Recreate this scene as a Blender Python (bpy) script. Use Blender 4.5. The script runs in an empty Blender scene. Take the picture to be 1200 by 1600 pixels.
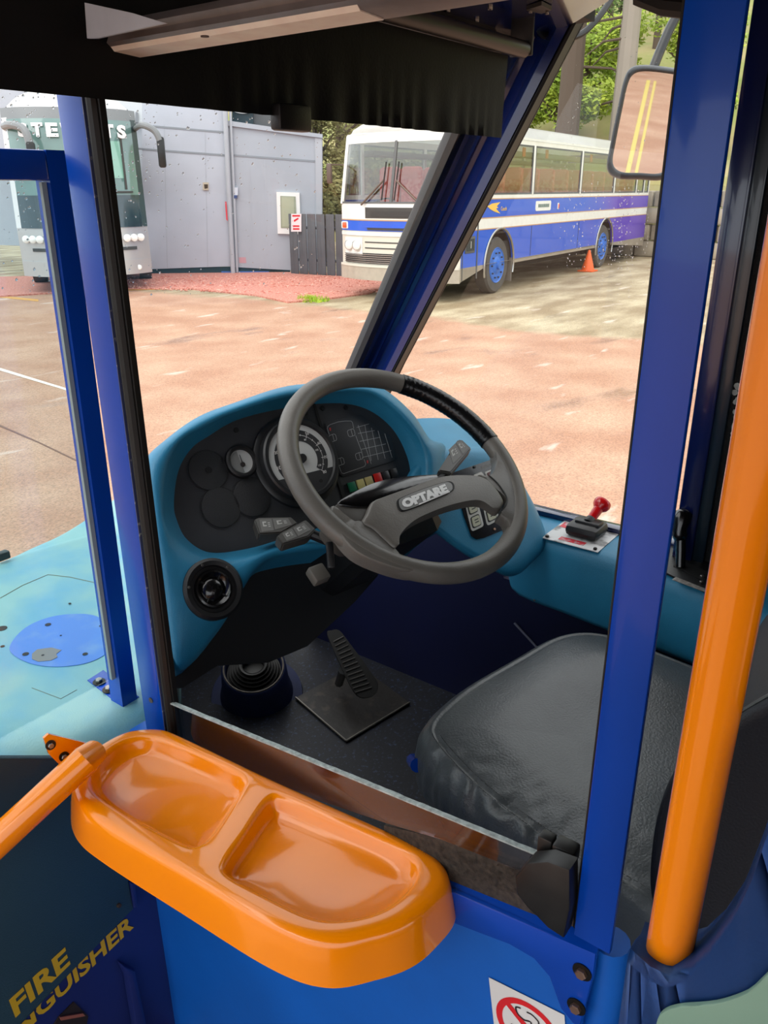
import bpy, bmesh, math, random
from mathutils import Vector as V, Matrix, noise
sc = bpy.context.scene
col = sc.collection
# ---------------------------------------------------------------- camera
F, PITCH, HEAD, ROLL, H = 1235.0, math.radians(22.1), math.radians(53.3), math.radians(.25), 1.85
hv = V((math.sin(HEAD), math.cos(HEAD), 0)); rv = V((math.cos(HEAD), -math.sin(HEAD), 0)); zv = V((0, 0, 1))
fwv = hv*math.cos(PITCH) - zv*math.sin(PITCH); upv = hv*math.sin(PITCH) + zv*math.cos(PITCH)
r2 = rv*math.cos(ROLL) - upv*math.sin(ROLL); u2 = upv*math.cos(ROLL) + rv*math.sin(ROLL)
CAM = V((0, 0, H))
cd = bpy.data.cameras.new('camera'); cam = bpy.data.objects.new('camera', cd); col.objects.link(cam)
cd.sensor_fit = 'VERTICAL'; cd.sensor_height = 36; cd.sensor_width = 27; cd.lens = F/1600*36; cd.clip_start = .02; cd.clip_end = 400
m = Matrix((r2, u2, -fwv)).transposed().to_4x4(); m.translation = CAM; cam.matrix_world = m
sc.camera = cam
# ---------------------------------------------------------------- sky, sun, exposure
w = bpy.data.worlds.new('overcast_sky'); sc.world = w; w.use_nodes = True
nt = w.node_tree; bg = nt.nodes['Background']
tc = nt.nodes.new('ShaderNodeTexCoord'); sx = nt.nodes.new('ShaderNodeSeparateXYZ'); cr = nt.nodes.new('ShaderNodeValToRGB')
nt.links.new(tc.outputs['Generated'], sx.inputs[0]); nt.links.new(sx.outputs['Z'], cr.inputs[0]); nt.links.new(cr.outputs[0], bg.inputs[0])
cr.color_ramp.elements[0].position = 0; cr.color_ramp.elements[0].color = (.80, .86, .92, 1)
cr.color_ramp.elements[1].position = .8; cr.color_ramp.elements[1].color = (1, 1, 1, 1)
bg.inputs[1].default_value = 1.75
sd = bpy.data.lights.new('cloud_sun', 'SUN'); sd.energy = 1.1; sd.angle = math.radians(50); sd.color = (1, .97, .92)
so = bpy.data.objects.new('cloud_sun', sd); col.objects.link(so); so.rotation_euler = V((1.0, .75, 1.6)).to_track_quat('Z', 'Y').to_euler()
so.rotation_euler = V((-.75, .15, 1.0)).to_track_quat('Z', 'Y').to_euler()
sc.view_settings.view_transform = 'Standard'; sc.view_settings.look = 'None'; sc.view_settings.gamma = 1
sc.view_settings.use_curve_mapping = False; sc.view_settings.exposure = 0.36
# ---------------------------------------------------------------- helpers
def ray(x, y): return fwv + r2*((x-600)/F) + u2*((800-y)/F)
def at(x, y, X=None, Y=None, Z=None, D=None):          # a pixel of the 1200x1600 photograph -> a point on a real plane
    v = ray(x, y)
    if X is not None: t = X/v.x
    elif Y is not None: t = Y/v.y
    elif Z is not None: t = (Z-H)/v.z
    else: t = D
    return CAM + v*t
def onp(x, y, p, n):
    v = ray(x, y); return CAM + v*((p-CAM).dot(n)/v.dot(n))
def srgb(r, g, b):
    f = lambda c: (c/255/12.92) if c/255 <= .04045 else ((c/255+.055)/1.055)**2.4
    return (f(r), f(g), f(b))
MATS = {}
def M(name, c=(128,128,128), rough=.5, metal=0, spec=.5, var=0, vscale=8, bump=0, bscale=60, coat=0, c2=None, emit=0, detail=4, thr=None):
    if name in MATS: return MATS[name]
    mt = bpy.data.materials.new(name); mt.use_nodes = True; n = mt.node_tree; b = n.nodes['Principled BSDF']
    cc = srgb(*c); b.inputs['Base Color'].default_value = (*cc, 1); b.inputs['Roughness'].default_value = rough
    b.inputs['Metallic'].default_value = metal; b.inputs['Specular IOR Level'].default_value = spec
    b.inputs['Coat Weight'].default_value = coat; b.inputs['Coat Roughness'].default_value = .06
    t = n.nodes.new('ShaderNodeTexCoord')
    if var or c2:
        ns = n.nodes.new('ShaderNodeTexNoise'); ns.inputs['Scale'].default_value = vscale; ns.inputs['Detail'].default_value = detail
        n.links.new(t.outputs['Object'], ns.inputs['Vector'])
        rp = n.nodes.new('ShaderNodeValToRGB'); n.links.new(ns.outputs['Fac'], rp.inputs[0])
        lo, hi = thr or (.3, .7)
        rp.color_ramp.elements[0].position = lo; rp.color_ramp.elements[1].position = hi
        if c2: a_, b_ = cc, srgb(*c2)
        else: a_ = tuple(x*(1-var) for x in cc); b_ = tuple(min(1, x*(1+var)) for x in cc)
        rp.color_ramp.elements[0].color = (*a_, 1); rp.color_ramp.elements[1].color = (*b_, 1)
        n.links.new(rp.outputs[0], b.inputs['Base Color'])
    if bump:
        nb = n.nodes.new('ShaderNodeTexNoise'); nb.inputs['Scale'].default_value = bscale; nb.inputs['Detail'].default_value = 5
        n.links.new(t.outputs['Object'], nb.inputs['Vector'])
        bp = n.nodes.new('ShaderNodeBump'); bp.inputs['Strength'].default_value = bump; bp.inputs['Distance'].default_value = .002
        n.links.new(nb.outputs['Fac'], bp.inputs['Height']); n.links.new(bp.outputs[0], b.inputs['Normal'])
    if emit:
        b.inputs['Emission Color'].default_value = (*cc, 1); b.inputs['Emission Strength'].default_value = emit
    MATS[name] = mt; return mt
def GLASS(name, tint=(1, 1, 1), refl=.5, rough=0.02):
    if name in MATS: return MATS[name]
    mt = bpy.data.materials.new(name); mt.use_nodes = True; n = mt.node_tree; n.nodes.clear()
    o = n.nodes.new('ShaderNodeOutputMaterial'); mx = n.nodes.new('ShaderNodeMixShader'); tr = n.nodes.new('ShaderNodeBsdfTransparent')
    gl = n.nodes.new('ShaderNodeBsdfGlossy'); fr = n.nodes.new('ShaderNodeLayerWeight'); pw = n.nodes.new('ShaderNodeMath'); pw.operation = 'POWER'
    mu = n.nodes.new('ShaderNodeMath'); mu.operation = 'MULTIPLY_ADD'
    pw.inputs[1].default_value = 4; mu.inputs[1].default_value = refl; mu.inputs[2].default_value = .08*refl; gl.inputs['Roughness'].default_value = rough
    n.links.new(fr.outputs['Facing'], pw.inputs[0])
    tr.inputs[0].default_value = (*tint, 1)
    n.links.new(pw.outputs[0], mu.inputs[0]); n.links.new(mu.outputs[0], mx.inputs[0]); n.links.new(tr.outputs[0], mx.inputs[1])
    n.links.new(gl.outputs[0], mx.inputs[2]); n.links.new(mx.outputs[0], o.inputs[0]); MATS[name] = mt; return mt
def tag(o, label=None, cat=None, group=None, kind=None):
    if label: o['label'] = label
    if cat: o['category'] = cat
    if group: o['group'] = group
    if kind: o['kind'] = kind
    return o
def empty(name, loc, label=None, cat=None, group=None, kind=None, rz=0):
    o = bpy.data.objects.new(name, None); col.objects.link(o); o.location = loc; o.rotation_euler = (0, 0, rz)
    o.empty_display_size = .05
    return tag(o, label, cat, group, kind)
def obj(name, bm, mat, parent=None, smooth=True, local=False, label=None, kind=None, angle=.6):
    bmesh.ops.recalc_face_normals(bm, faces=bm.faces)
    me = bpy.data.meshes.new(name); bm.to_mesh(me); bm.free()
    if smooth:
        me.polygons.foreach_set('use_smooth', [True]*len(me.polygons)); me.set_sharp_from_angle(angle=angle)
    for mm in (mat if isinstance(mat, (list, tuple)) else [mat]): me.materials.append(mm)
    o = bpy.data.objects.new(name, me); col.objects.link(o)
    if parent is not None:
        o.parent = parent
        if not local:
            mw = Matrix.Identity(4); p = parent
            while p is not None: mw = p.matrix_basis @ mw if p.parent is None else (p.matrix_parent_inverse @ p.matrix_basis) @ mw; p = p.parent
            o.matrix_parent_inverse = mw.inverted()
    return tag(o, label, None, None, kind)
def B(): return bmesh.new()
def box(bm, c, s, rot=None, bev=0, seg=2):
    r = bmesh.ops.create_cube(bm, size=1); vs = r['verts']
    bmesh.ops.scale(bm, vec=V(s), verts=vs)
    if bev:
        es = list({e for v in vs for e in v.link_edges}); g = bmesh.ops.bevel(bm, geom=es, offset=bev, segments=seg, affect='EDGES', profile=.5); vs = list({v for f in g['faces'] for v in f.verts} | {v for v in vs if v.is_valid})
    mt = (rot.to_4x4() if rot else Matrix.Identity(4)); mt.translation = V(c)
    bmesh.ops.transform(bm, matrix=mt, verts=vs); return vs
def bb(bm, lo, hi, bev=0): return box(bm, [(a+b)/2 for a, b in zip(lo, hi)], [abs(b-a) for a, b in zip(lo, hi)], bev=bev)
def frame(d, up=None):
    d = V(d).normalized(); up = V(up) if up else (zv if abs(d.z) < .95 else V((0, 1, 0)))
    a = up.cross(d).normalized(); b = d.cross(a); return Matrix((a, b, d)).transposed()
def loft(bm, rings, closed=True, cap0=False, cap1=False):
    vr = [[bm.verts.new(p) for p in r] for r in rings]
    for a, b in zip(vr, vr[1:]):
        n = len(a)
        for i in range(n if closed else n-1):
            j = (i+1) % n
            try: bm.faces.new((a[i], a[j], b[j], b[i]))
            except ValueError: pass
    if cap0: bm.faces.new(vr[0])
    if cap1: bm.faces.new(vr[-1][::-1])
    return vr
def tube(bm, path, r, n=12, cap=True, closed=False):
    path = [V(p) for p in path]; k = len(path); rs = r if isinstance(r, (list, tuple)) else [r]*k
    rings = []; up = None
    for i, p in enumerate(path):
        a = path[(i-1) % k] if (closed or i > 0) else p; b = path[(i+1) % k] if (closed or i < k-1) else p
        d = (b-a).normalized()
        if up is None: up = zv if abs(d.z) < .9 else V((0, 1, 0))
        x = up.cross(d).normalized(); y = d.cross(x); up = y
        rings.append([p + x*rs[i]*math.cos(t*2*math.pi/n) + y*rs[i]*math.sin(t*2*math.pi/n) for t in range(n)])
    if closed: rings.append(rings[0])
    vr = loft(bm, rings, True, cap and not closed, cap and not closed)
    if closed: bmesh.ops.remove_doubles(bm, verts=[v for q in (vr[0], vr[-1]) for v in q], dist=1e-6)
def lathe(bm, prof, o, axis, n=32):                    # prof: (radius, height along axis)
    fm = frame(axis); o = V(o); rings = []
    for r, h in prof:
        rings.append([o + fm @ V((max(r, 1e-5)*math.cos(t*2*math.pi/n), max(r, 1e-5)*math.sin(t*2*math.pi/n), h)) for t in range(n)])
    loft(bm, rings, True, True, True)
def slab(bm, pts, vec, bev=0, seg=2):                  # outline extruded by vec
    vec = V(vec); vs = [bm.verts.new(V(p)) for p in pts]; f = bm.faces.new(vs)
    r = bmesh.ops.extrude_face_region(bm, geom=[f]); nv = [g for g in r['geom'] if isinstance(g, bmesh.types.BMVert)]
    for v in nv: v.co += vec
    if bev:
        top = [g for g in r['geom'] if isinstance(g, bmesh.types.BMFace)]
        es = [e for t in top for e in t.edges]
        bmesh.ops.bevel(bm, geom=es, offset=bev, segments=seg, affect='EDGES', profile=.5)
def crs(pts, k=6, closed=True):                        # Catmull-Rom through the points, k steps each
    pts = [V(p) for p in pts]; n = len(pts); out = []
    for i in range(n if closed else n-1):
        g = lambda j: pts[j % n] if closed else pts[min(max(j, 0), n-1)]
        a, b, c, d = g(i-1), g(i), g(i+1), g(i+2)
        for s in range(k):
            t = s/k; out.append(.5*((2*b)+(c-a)*t+(2*a-5*b+4*c-d)*t*t+(3*b-a-3*c+d)*t**3))
    if not closed: out.append(pts[-1])
    return out
def rpoly(pts, rad, inset=0, n=6):                     # convex 2D polygon (counter-clockwise), rounded, inset
    m_ = len(pts); P = [V(p) for p in pts]; rad = rad if isinstance(rad, (list, tuple)) else [rad]*m_; out = []
    nr = []
    for i in range(m_):
        d = (P[(i+1) % m_]-P[i]).normalized(); nr.append(V((-d.y, d.x)))
    for i in range(m_):
        a, b = nr[i-1], nr[i]; bis = (a+b); k = 1/(1+a.dot(b)); c = P[i] + bis*k*max(rad[i], inset)
        r_ = max(rad[i]-inset, .0005); 
        if inset > rad[i]: c = P[i] + bis*k*(inset+.0005)
        a0 = math.atan2(-a.y, -a.x); a1 = math.atan2(-b.y, -b.x)
        while a1 < a0-1e-6: a1 += 2*math.pi
        for j in range(n+1):
            t = a0+(a1-a0)*j/n; out.append(V((c.x+r_*math.cos(t), c.y+r_*math.sin(t))))
    return out
def text(name, s, o, u, v, width, mat, parent=None, depth=.0006, local=False, label=None, height=None, bold=0, align=0):
    cu = bpy.data.curves.new('t', 'FONT'); cu.body = s; cu.size = 1; cu.extrude = .01; cu.offset = bold; cu.resolution_u = 3
    t = bpy.data.objects.new('t', cu); col.objects.link(t); bpy.context.view_layer.update()
    me = bpy.data.meshes.new_from_object(t.evaluated_get(bpy.context.evaluated_depsgraph_get())); bpy.data.objects.remove(t); bpy.data.curves.remove(cu)
    xs = [q.co.x for q in me.vertices]; ys = [q.co.y for q in me.vertices]; x0, x1 = min(xs), max(xs); y0, y1 = min(ys), max(ys)
    u = V(u); v = V(v); nn = u.cross(v).normalized(); k = width/(x1-x0); kv = (height/(y1-y0)) if height else k
    for q in me.vertices:
        q.co = V(o) + u*(q.co.x-x0)*k + v*(q.co.y-y0)*kv + nn*(q.co.z/.01*.5+.5)*depth
    bm = B(); bm.from_mesh(me); bpy.data.meshes.remove(me)
    return obj(name, bm, mat, parent, smooth=False, local=local, label=label)
def bolt(parent, p, n, r=.008, name='bolt', washer=True, mat=None):
    bm = B(); lathe(bm, [(r, 0), (r, r*.9), (r*.85, r*1.1)], V(p), n, 6)
    o = obj(name, bm, mat or M('steel', (150,145,140), .35, 1, var=.2, vscale=200), parent, smooth=False)
    if washer:
        b2 = B(); lathe(b2, [(r*1.7, 0), (r*1.7, r*.25), (r*.9, r*.3)], V(p), n, 20); obj('washer', b2, M('dark_steel', (60,58,56), .4, 1), o)
    return o
def wn(me_bm, amp, sc_, off=0):                         # small waviness
    for v in me_bm.verts: v.co += noise.noise_vector(v.co*sc_+V((off, off, off)))*amp
# ---------------------------------------------------------------- materials
BLUE = M('blue_gloss_paint', (3,66,172), .25, spec=.3, coat=.25, var=.12, vscale=3, bump=.05, bscale=40)
BLUE2 = M('blue_panel_paint', (10,92,184), .42, var=.12, vscale=4, bump=.08, bscale=120)
NAVY = M('navy_paint', (10,22,84), .3, coat=.3, var=.15, vscale=4)
PURP = M('indigo_moulding', (34,44,104), .5, var=.1, vscale=5)
TEAL = M('teal_moulding', (38,126,164), .48, var=.14, vscale=7, bump=.25, bscale=500)
ORANGE = M('orange_gloss', (255,138,0), .18, spec=.4, coat=.5, var=.04, vscale=6, bump=.03, bscale=30)
BLACK = M('black_plastic', (18,18,20), .45, bump=.15, bscale=400)
RUBBER = M('black_rubber', (9,9,9), .6)
GREYR = M('grey_wheel_rubber', (98,94,88), .42, var=.12, vscale=14, bump=.2, bscale=300)
PANEL = M('instrument_black', (50,51,54), .5, var=.15, vscale=12, bump=.2, bscale=500)
STEEL = M('steel', (150,145,140), .35, 1, var=.2, vscale=200)
WHITE = M('white_print', (225,225,222), .5)
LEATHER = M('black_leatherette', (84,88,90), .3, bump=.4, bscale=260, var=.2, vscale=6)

# ================================================================ STRUCTURE OF THE PLACE
# ground: brick-red tarmac with tan concrete beyond
def ground_mat():
    mt = bpy.data.materials.new('worn_red_tarmac'); mt.use_nodes = True; n = mt.node_tree; b = n.nodes['Principled BSDF']
    g = n.nodes.new('ShaderNodeNewGeometry'); L = n.links.new
    def nz(s, d=5, off=(0, 0, 0), sc3=(1, 1, 1)):
        mp = n.nodes.new('ShaderNodeMapping'); mp.inputs['Location'].default_value = off; mp.inputs['Scale'].default_value = sc3
        L(g.outputs['Position'], mp.inputs[0]); k = n.nodes.new('ShaderNodeTexNoise'); k.inputs['Scale'].default_value = s; k.inputs['Detail'].default_value = d
        L(mp.outputs[0], k.inputs['Vector']); return k.outputs['Fac']
    def ramp(f, p0, c0, p1, c1):
        r = n.nodes.new('ShaderNodeValToRGB'); L(f, r.inputs[0]); e = r.color_ramp.elements
        e[0].position = p0; e[0].color = (*c0, 1); e[1].position = p1; e[1].color = (*c1, 1); return r.outputs[0]
    def mix(f, a, c, mode='MIX'):
        x = n.nodes.new('ShaderNodeMix'); x.data_type = 'RGBA'; x.blend_type = mode
        if isinstance(f, float): x.inputs[0].default_value = f
        else: L(f, x.inputs[0])
        L(a, x.inputs[6]); L(c, x.inputs[7]); return x.outputs[2]
    red = ramp(nz(1.3), .35, srgb(176,130,102), .7, srgb(198,158,130))
    tan = ramp(nz(.9, 6, (5, 3, 0), (1, 2.2, 1)), .38, srgb(148,128,96), .66, srgb(196,180,148))
    # tan concrete lies beyond a line across the yard
    sep = n.nodes.new('ShaderNodeSeparateXYZ'); L(g.outputs['Position'], sep.inputs[0])
    ma = n.nodes.new('ShaderNodeMath'); ma.operation = 'MULTIPLY_ADD'; L(nz(.8, 4, (9, 0, 0)), ma.inputs[0]); ma.inputs[1].default_value = 1.6; L(sep.outputs['X'], ma.inputs[2])
    mm = n.nodes.new('ShaderNodeMapRange'); L(ma.outputs[0], mm.inputs[0]); mm.inputs[1].default_value = 11.1; mm.inputs[2].default_value = 11.5
    base = mix(mm.outputs[0], red, tan)
    spk = ramp(nz(60, 3), .33, (.55,)*3, .55, (1, 1, 1)); base = mix(.8, base, spk, 'MULTIPLY')
    spk2 = ramp(nz(22, 6, (3, 3, 3)), .3, (.8,)*3, .7, (1.12,)*3); base = mix(.8, base, spk2, 'MULTIPLY')
    wht = ramp(nz(1.1, 9, (1.5, 4, 0), (1, 3, 1)), .63, (0, 0, 0), .70, (.5,)*3); base = mix(1.0, base, mix(wht, base, wht), 'MIX') if False else base
    wc = n.nodes.new('ShaderNodeRGB'); wc.outputs[0].default_value = (*srgb(222,206,194), 1); base = mix(wht, base, wc.outputs[0])
    wet = ramp(nz(.55, 6, (2, 7, 1), (1, 2.5, 1)), .64, (0, 0, 0), .72, (1, 1, 1))
    dk = n.nodes.new('ShaderNodeRGB'); dk.outputs[0].default_value = (.8, .77, .75, 1)
    base = mix(wet, base, mix(1.0, base, dk.outputs[0], 'MULTIPLY')); L(base, b.inputs['Base Color'])
    rr = n.nodes.new('ShaderNodeMapRange'); L(wet, rr.inputs[0]); rr.inputs[3].default_value = .72; rr.inputs[4].default_value = .22
    L(rr.outputs[0], b.inputs['Roughness'])
    bp = n.nodes.new('ShaderNodeBump'); bp.inputs['Strength'].default_value = .5; bp.inputs['Distance'].default_value = .01; L(nz(50, 6), bp.inputs['Height']); L(bp.outputs[0], b.inputs['Normal'])
    return mt
bm = B(); bmesh.ops.create_grid(bm, x_segments=4, y_segments=4, size=70); o = obj('ground', bm, ground_mat(), smooth=False)
tag(o, kind='structure')
# bus floor, ceiling, walls
bm = B(); bb(bm, (.62, -.6, .42), (1.62, 1.85, .55))
o = obj('floor', bm, M('speckled_navy_vinyl', (3,7,20), .6, c2=(44,56,84), vscale=150, detail=3, thr=(.58, .72), bump=.2, bscale=80)); tag(o, kind='structure')
bm = B(); bb(bm, (-1.0, -2.6, 2.24), (1.72, .76, 2.28)); o = obj('ceiling', bm, M('dark_lining', (20,20,22), .7)); tag(o, kind='structure')
NAVYIN = M('navy_lining', (3,10,50), .5, var=.1)
bm = B(); bb(bm, (1.60, -1.2, .42), (1.66, .82, .95)); bb(bm, (1.60, .82, .42), (1.66, 1.5, 1.115)); o = obj('wall_right', bm, NAVYIN); tag(o, kind='structure')
bm = B(); bb(bm, (1.02, 1.60, .42), (1.62, 1.66, .98)); o = obj('wall_front', bm, M('black_bulkhead', (6,7,12), .6)); tag(o, kind='structure')
bm = B(); bb(bm, (.66, -.62, .42), (1.62, -.58, 2.24)); o = obj('wall_back', bm, M('dark_lining')); tag(o, kind='structure')
bm = B(); bb(bm, (-.95, -2.6, .30), (.585, .955, .34)); o = obj('floor', bm, M('aisle_vinyl', (52,54,60), .5, c2=(78,80,86), vscale=200, thr=(.45, .6))); tag(o, kind='structure')
bm = B(); bb(bm, (-1.0, -2.6, .30), (-.95, -.35, 1.1)); o = obj('wall_left', bm, M('side_lining', (70,84,110), .6)); tag(o, kind='structure')
bm = B(); bb(bm, (-1.0, -2.65, .30), (1.66, -2.6, 1.2)); o = obj('wall_rear', bm, M('side_lining')); tag(o, kind='structure')
# window surround (front header above the blind) 
bm = B(); bb(bm, (-.9, .86, 2.1), (1.6, .95, 2.3)); bb(bm, (-.9, .70, 2.14), (1.6, .90, 2.3)); o = obj('trim_1', bm, M('dark_lining')); tag(o, kind='structure')
# pillar between windscreen and driver's window
def pl_x(f, y):
    yl = [(700, 488), (575, 540), (205, 695), (0, 782), (-60, 808)]; yr = [(700, 560), (580, 617), (50, 893), (0, 919), (-60, 950)]
    def ip(t, y):
        for (a, xa), (b, xb) in zip(t, t[1:]):
            if a >= y >= b: return xa+(xb-xa)*(a-y)/(a-b)
    return ip(yl, y)*(1-f)+ip(yr, y)*f
def pillar(name, prof, mat, parent):
    bm = B(); rings = []
    for y in (690, 640, 580, 480, 380, 280, 205, 120, 50, 0, -55):
        fr = [at(pl_x(f, y), y, X=1.6+o_) for f, o_ in prof]; bk = [p + V((.10, .04, 0)) for p in reversed(fr)]
        rings.append(fr+bk)
    loft(bm, rings, True, True, True); return obj(name, bm, mat, parent, angle=.5)
ap = empty('trim_2', at(590, 640, X=1.6), kind='structure')
pillar('pillar_moulding', [(.27, .05), (.36, .06), (.44, .05), (.47, .035), (.50, .03), (.53, .045), (.60, .05), (.72, .03), (.76, .0), (.80, -.01), (.93, -.01), (.95, 0)], M('dark_blue_pillar', (14,34,96), .25, coat=.6), ap)
pillar('rubber_seal', [(0, .03), (.02, .01), (.10, -.004), (.20, -.004), (.27, .02), (.29, .05)], RUBBER, ap)
pillar('window_gasket', [(.94, -.006), (.96, -.012), (1.0, -.008), (1.01, .01)], RUBBER, ap)
# pillar behind the driver's window
bm = B(); bb(bm, (1.585, .378, 1.05), (1.66, .420, 2.3), bev=.006); bp_ = obj('trim_3', bm, M('dark_blue_gloss', (12,24,72), .2, coat=.6)); tag(bp_, kind='structure')
bm = B(); bb(bm, (1.59, .355, 1.05), (1.66, .3795, 2.3), bev=.004); obj('pillar_step', bm, M('dark_teal_edge', (14,30,42), .3, coat=.4), bp_)
bm = B(); bb(bm, (1.60, -.58, 1.11), (1.66, .36, 2.3)); bw_ = obj('trim_4', bm, M('black_carpet_lining', (10,10,11), .9, bump=.9, bscale=300, var=.5, vscale=150)); tag(bw_, kind='structure')
bm = B(); random.seed(5)
for i in range(16):
    y = 590 + 90*random.random(); x = 1146 + (690-y)*.10 + random.uniform(-6, 6); p = at(x, y+5, X=1.60); r = random.uniform(.004, .010)
    pts = [p+V((-.0012, r*math.cos(a)*random.uniform(.6, 1), r*1.2*math.sin(a)*random.uniform(.6, 1))) for a in [k*.7 for k in range(9)]]; slab(bm, pts, (-.0015, 0, 0))
obj('worn_patch', bm, M('bare_filler', (150,150,145), .8, var=.3, vscale=60), bw_, smooth=False)
# window header above the driver's window
bm = B(); tube(bm, [at(1000, -12, X=1.62), at(1040, 4, X=1.62), at(1078, 8, X=1.62)], .022, 10); o = obj('trim_5', bm, RUBBER); tag(o, kind='structure')
# ---- windscreen and side glass
def wy(X, z): return 1.26-.62*(z-1.43) + .27*(1-((X-.35)/1.25)**2)
CLEAR = GLASS('clear_glass', (.97, .985, .98), .55)
bm = B(); N1, N2 = 24, 10
gr = [[bm.verts.new((-.9+2.5*i/N1, wy(-.9+2.5*i/N1, 1.05+1.1*j/N2), 1.05+1.1*j/N2)) for j in range(N2+1)] for i in range(N1+1)]
for i in range(N1):
    for j in range(N2): bm.faces.new((gr[i][j], gr[i+1][j], gr[i+1][j+1], gr[i][j+1]))
ws = obj('window_1', bm, CLEAR); tag(ws, kind='structure')
bm = B(); a = [V((1.66, 1.45, 1.08)), V((1.66, .40, 1.08)), V((1.66, .40, 2.25)), V((1.66, .70, 2.25))]; bm.faces.new([bm.verts.new(p) for p in a])
sw = obj('window_2', bm, CLEAR, smooth=False); tag(sw, kind='structure')
DROP = bpy.data.materials.new('rain_drop'); DROP.use_nodes = True; n_ = DROP.node_tree; n_.nodes.clear()
oo = n_.nodes.new('ShaderNodeOutputMaterial'); mx = n_.nodes.new('ShaderNodeMixShader'); g1 = n_.nodes.new('ShaderNodeBsdfGlossy'); g2 = n_.nodes.new('ShaderNodeBsdfRefraction')
mx.inputs[0].default_value = .35; g1.inputs['Roughness'].default_value = .08; g2.inputs['IOR'].default_value = 1.33; g2.inputs['Roughness'].default_value = .02
n_.links.new(g2.outputs[0], mx.inputs[1]); n_.links.new(g1.outputs[0], mx.inputs[2]); n_.links.new(mx.outputs[0], oo.inputs[0])
def drop(bm, p, nrm, r, el=1.0):
    fm = frame(nrm, zv if abs(V(nrm).z) < .9 else (0, 1, 0)); vs = bmesh.ops.create_icosphere(bm, subdivisions=1, radius=1)['verts']
    for v in vs: v.co = V(p) + fm @ V((v.co.x*r, v.co.y*r*el, v.co.z*r*.45))
bm = B(); random.seed(11); k = 0
while k < 620:
    x = random.uniform(0, 500); y = 130 + 330*random.random()**1.35
    if random.random() > (1.0 if x < 260 else .45): continue
    v = ray(x, y); t = 1.2
    for _ in range(20):
        p = CAM+v*t; t += (wy(p.x, p.z)-p.y)/(v.y+.3)*.7
    p = CAM+v*t; drop(bm, p-V((0, .002, 0)), V((-.1, -.85, -.5)), random.choice((.0008, .0011, .0015, .0021))*random.uniform(.8, 1.2), random.uniform(.8, 1.5)); k += 1
obj('raindrops', bm, DROP, ws, kind='stuff')
bm = B(); k = 0
while k < 300:
    cx_ = random.choice((892, 905, 930, 965, 985, 975)); y = random.uniform(20, 470) if random.random() < .25 else random.uniform(285, 420)
    x = cx_ + random.gauss(0, 7) + (random.gauss(0, 30) if random.random() < .3 else 0)
    if x > 1050: continue
    p = at(x, y, X=1.657); drop(bm, p, V((-1, 0, 0)), random.choice((.0005, .0007, .0010))*random.uniform(.8, 1.2), random.uniform(1, 2.2)); k += 1
for x0, y0, y1 in ((896, 150, 300), (930, 30, 120), (968, 340, 480), (985, 390, 470), (940, 380, 470), (1010, 330, 400)):
    for s in range(14):
        p = at(x0+3*math.sin(s*.9)+random.gauss(0, 1), y0+(y1-y0)*s/14, X=1.657); drop(bm, p, V((-1, 0, 0)), .0004, 5)
obj('raindrops', bm, DROP, sw, kind='stuff')
# ================================================================ CAB: POSTS, SCREEN, DOOR
lp = empty('screen_post', (.60, .89, .6), 'tall glossy blue flat post left of the cab opening with black seal and bolt hole', 'post')
bm = B(); bb(bm, (.598, .8675, 1.02), (.612, .9155, 2.3), bev=.002); obj('post_bar', bm, BLUE, lp)
bm = B(); slab(bm, [(.598, .8675, 2.3), (.598, .8675, 1.02), (.598, .8660, 1.02), (.598, .8660, 2.3)], (.012, 0, 0)); obj('worn_edge', bm, M('paint_edge', (60,70,110), .5, c2=(160,160,160), vscale=120, thr=(.6, .7)), lp)
bm = B(); tube(bm, [(.607, .858, 1.02), (.607, .858, 2.3)], .009, 10); bb(bm, (.606, .846, 1.02), (.614, .864, 2.3)); obj('rubber_seal', bm, RUBBER, lp)
bm = B(); p = at(236, 1094, X=.5975); lathe(bm, [(.0045, 0), (.0045, .001)], p, (-1, 0, 0), 16); obj('bolt_hole', bm, M('hole_grey', (70,68,66), .5), lp)
# outer framed glass screen
fs = empty('framed_glass_screen', at(190, 1095, Z=1.05), 'short blue square tube frame with clear pane bolted to the pale console', 'screen')
ZT = at(70, 234, X=.628).z
bm = B(); sec = lambda y, z: [V((.628, y, z)), V((.657, y, z)), V((.657, y+.033, z)), V((.628, y+.033, z))]; loft(bm, [sec(1.019, 1.045), sec(1.0, ZT)], True, True, True); obj('upright', bm, BLUE, fs)
bm = B(); bb(bm, (-.5, 1.0, ZT-.036), (.6275, 1.032, ZT), bev=.003); obj('top_rail', bm, BLUE, fs)
bm = B(); slab(bm, [(-.5, 1.030, 1.1), (.6275, 1.030, 1.1), (.6275, 1.016, ZT-.036), (-.5, 1.016, ZT-.036)], (0, .003, 0)); obj('pane', bm, GLASS('scratched_pane', (.86, .93, .95), .8, .12), fs)
bm = B(); slab(bm, [(.620, 1.026, 1.1), (.627, 1.026, 1.1), (.627, 1.008, ZT-.038), (.620, 1.008, ZT-.038)], (0, .006, 0)); obj('glazing_strip', bm, M('clear_strip', (150,165,165), .5), fs)
fp = at(178, 1080, Z=1.047)
bm = B(); slab(bm, [at(x, y, Z=1.042) for x, y in ((137, 1066), (162, 1050), (218, 1092), (190, 1106))], (0, 0, .005), bev=.001); obj('foot_plate', bm, BLUE, fs)
for x, y in ((155, 1066), (170, 1078)): bolt(fs, at(x, y, Z=1.048), (0, 0, 1), .0065)
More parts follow.
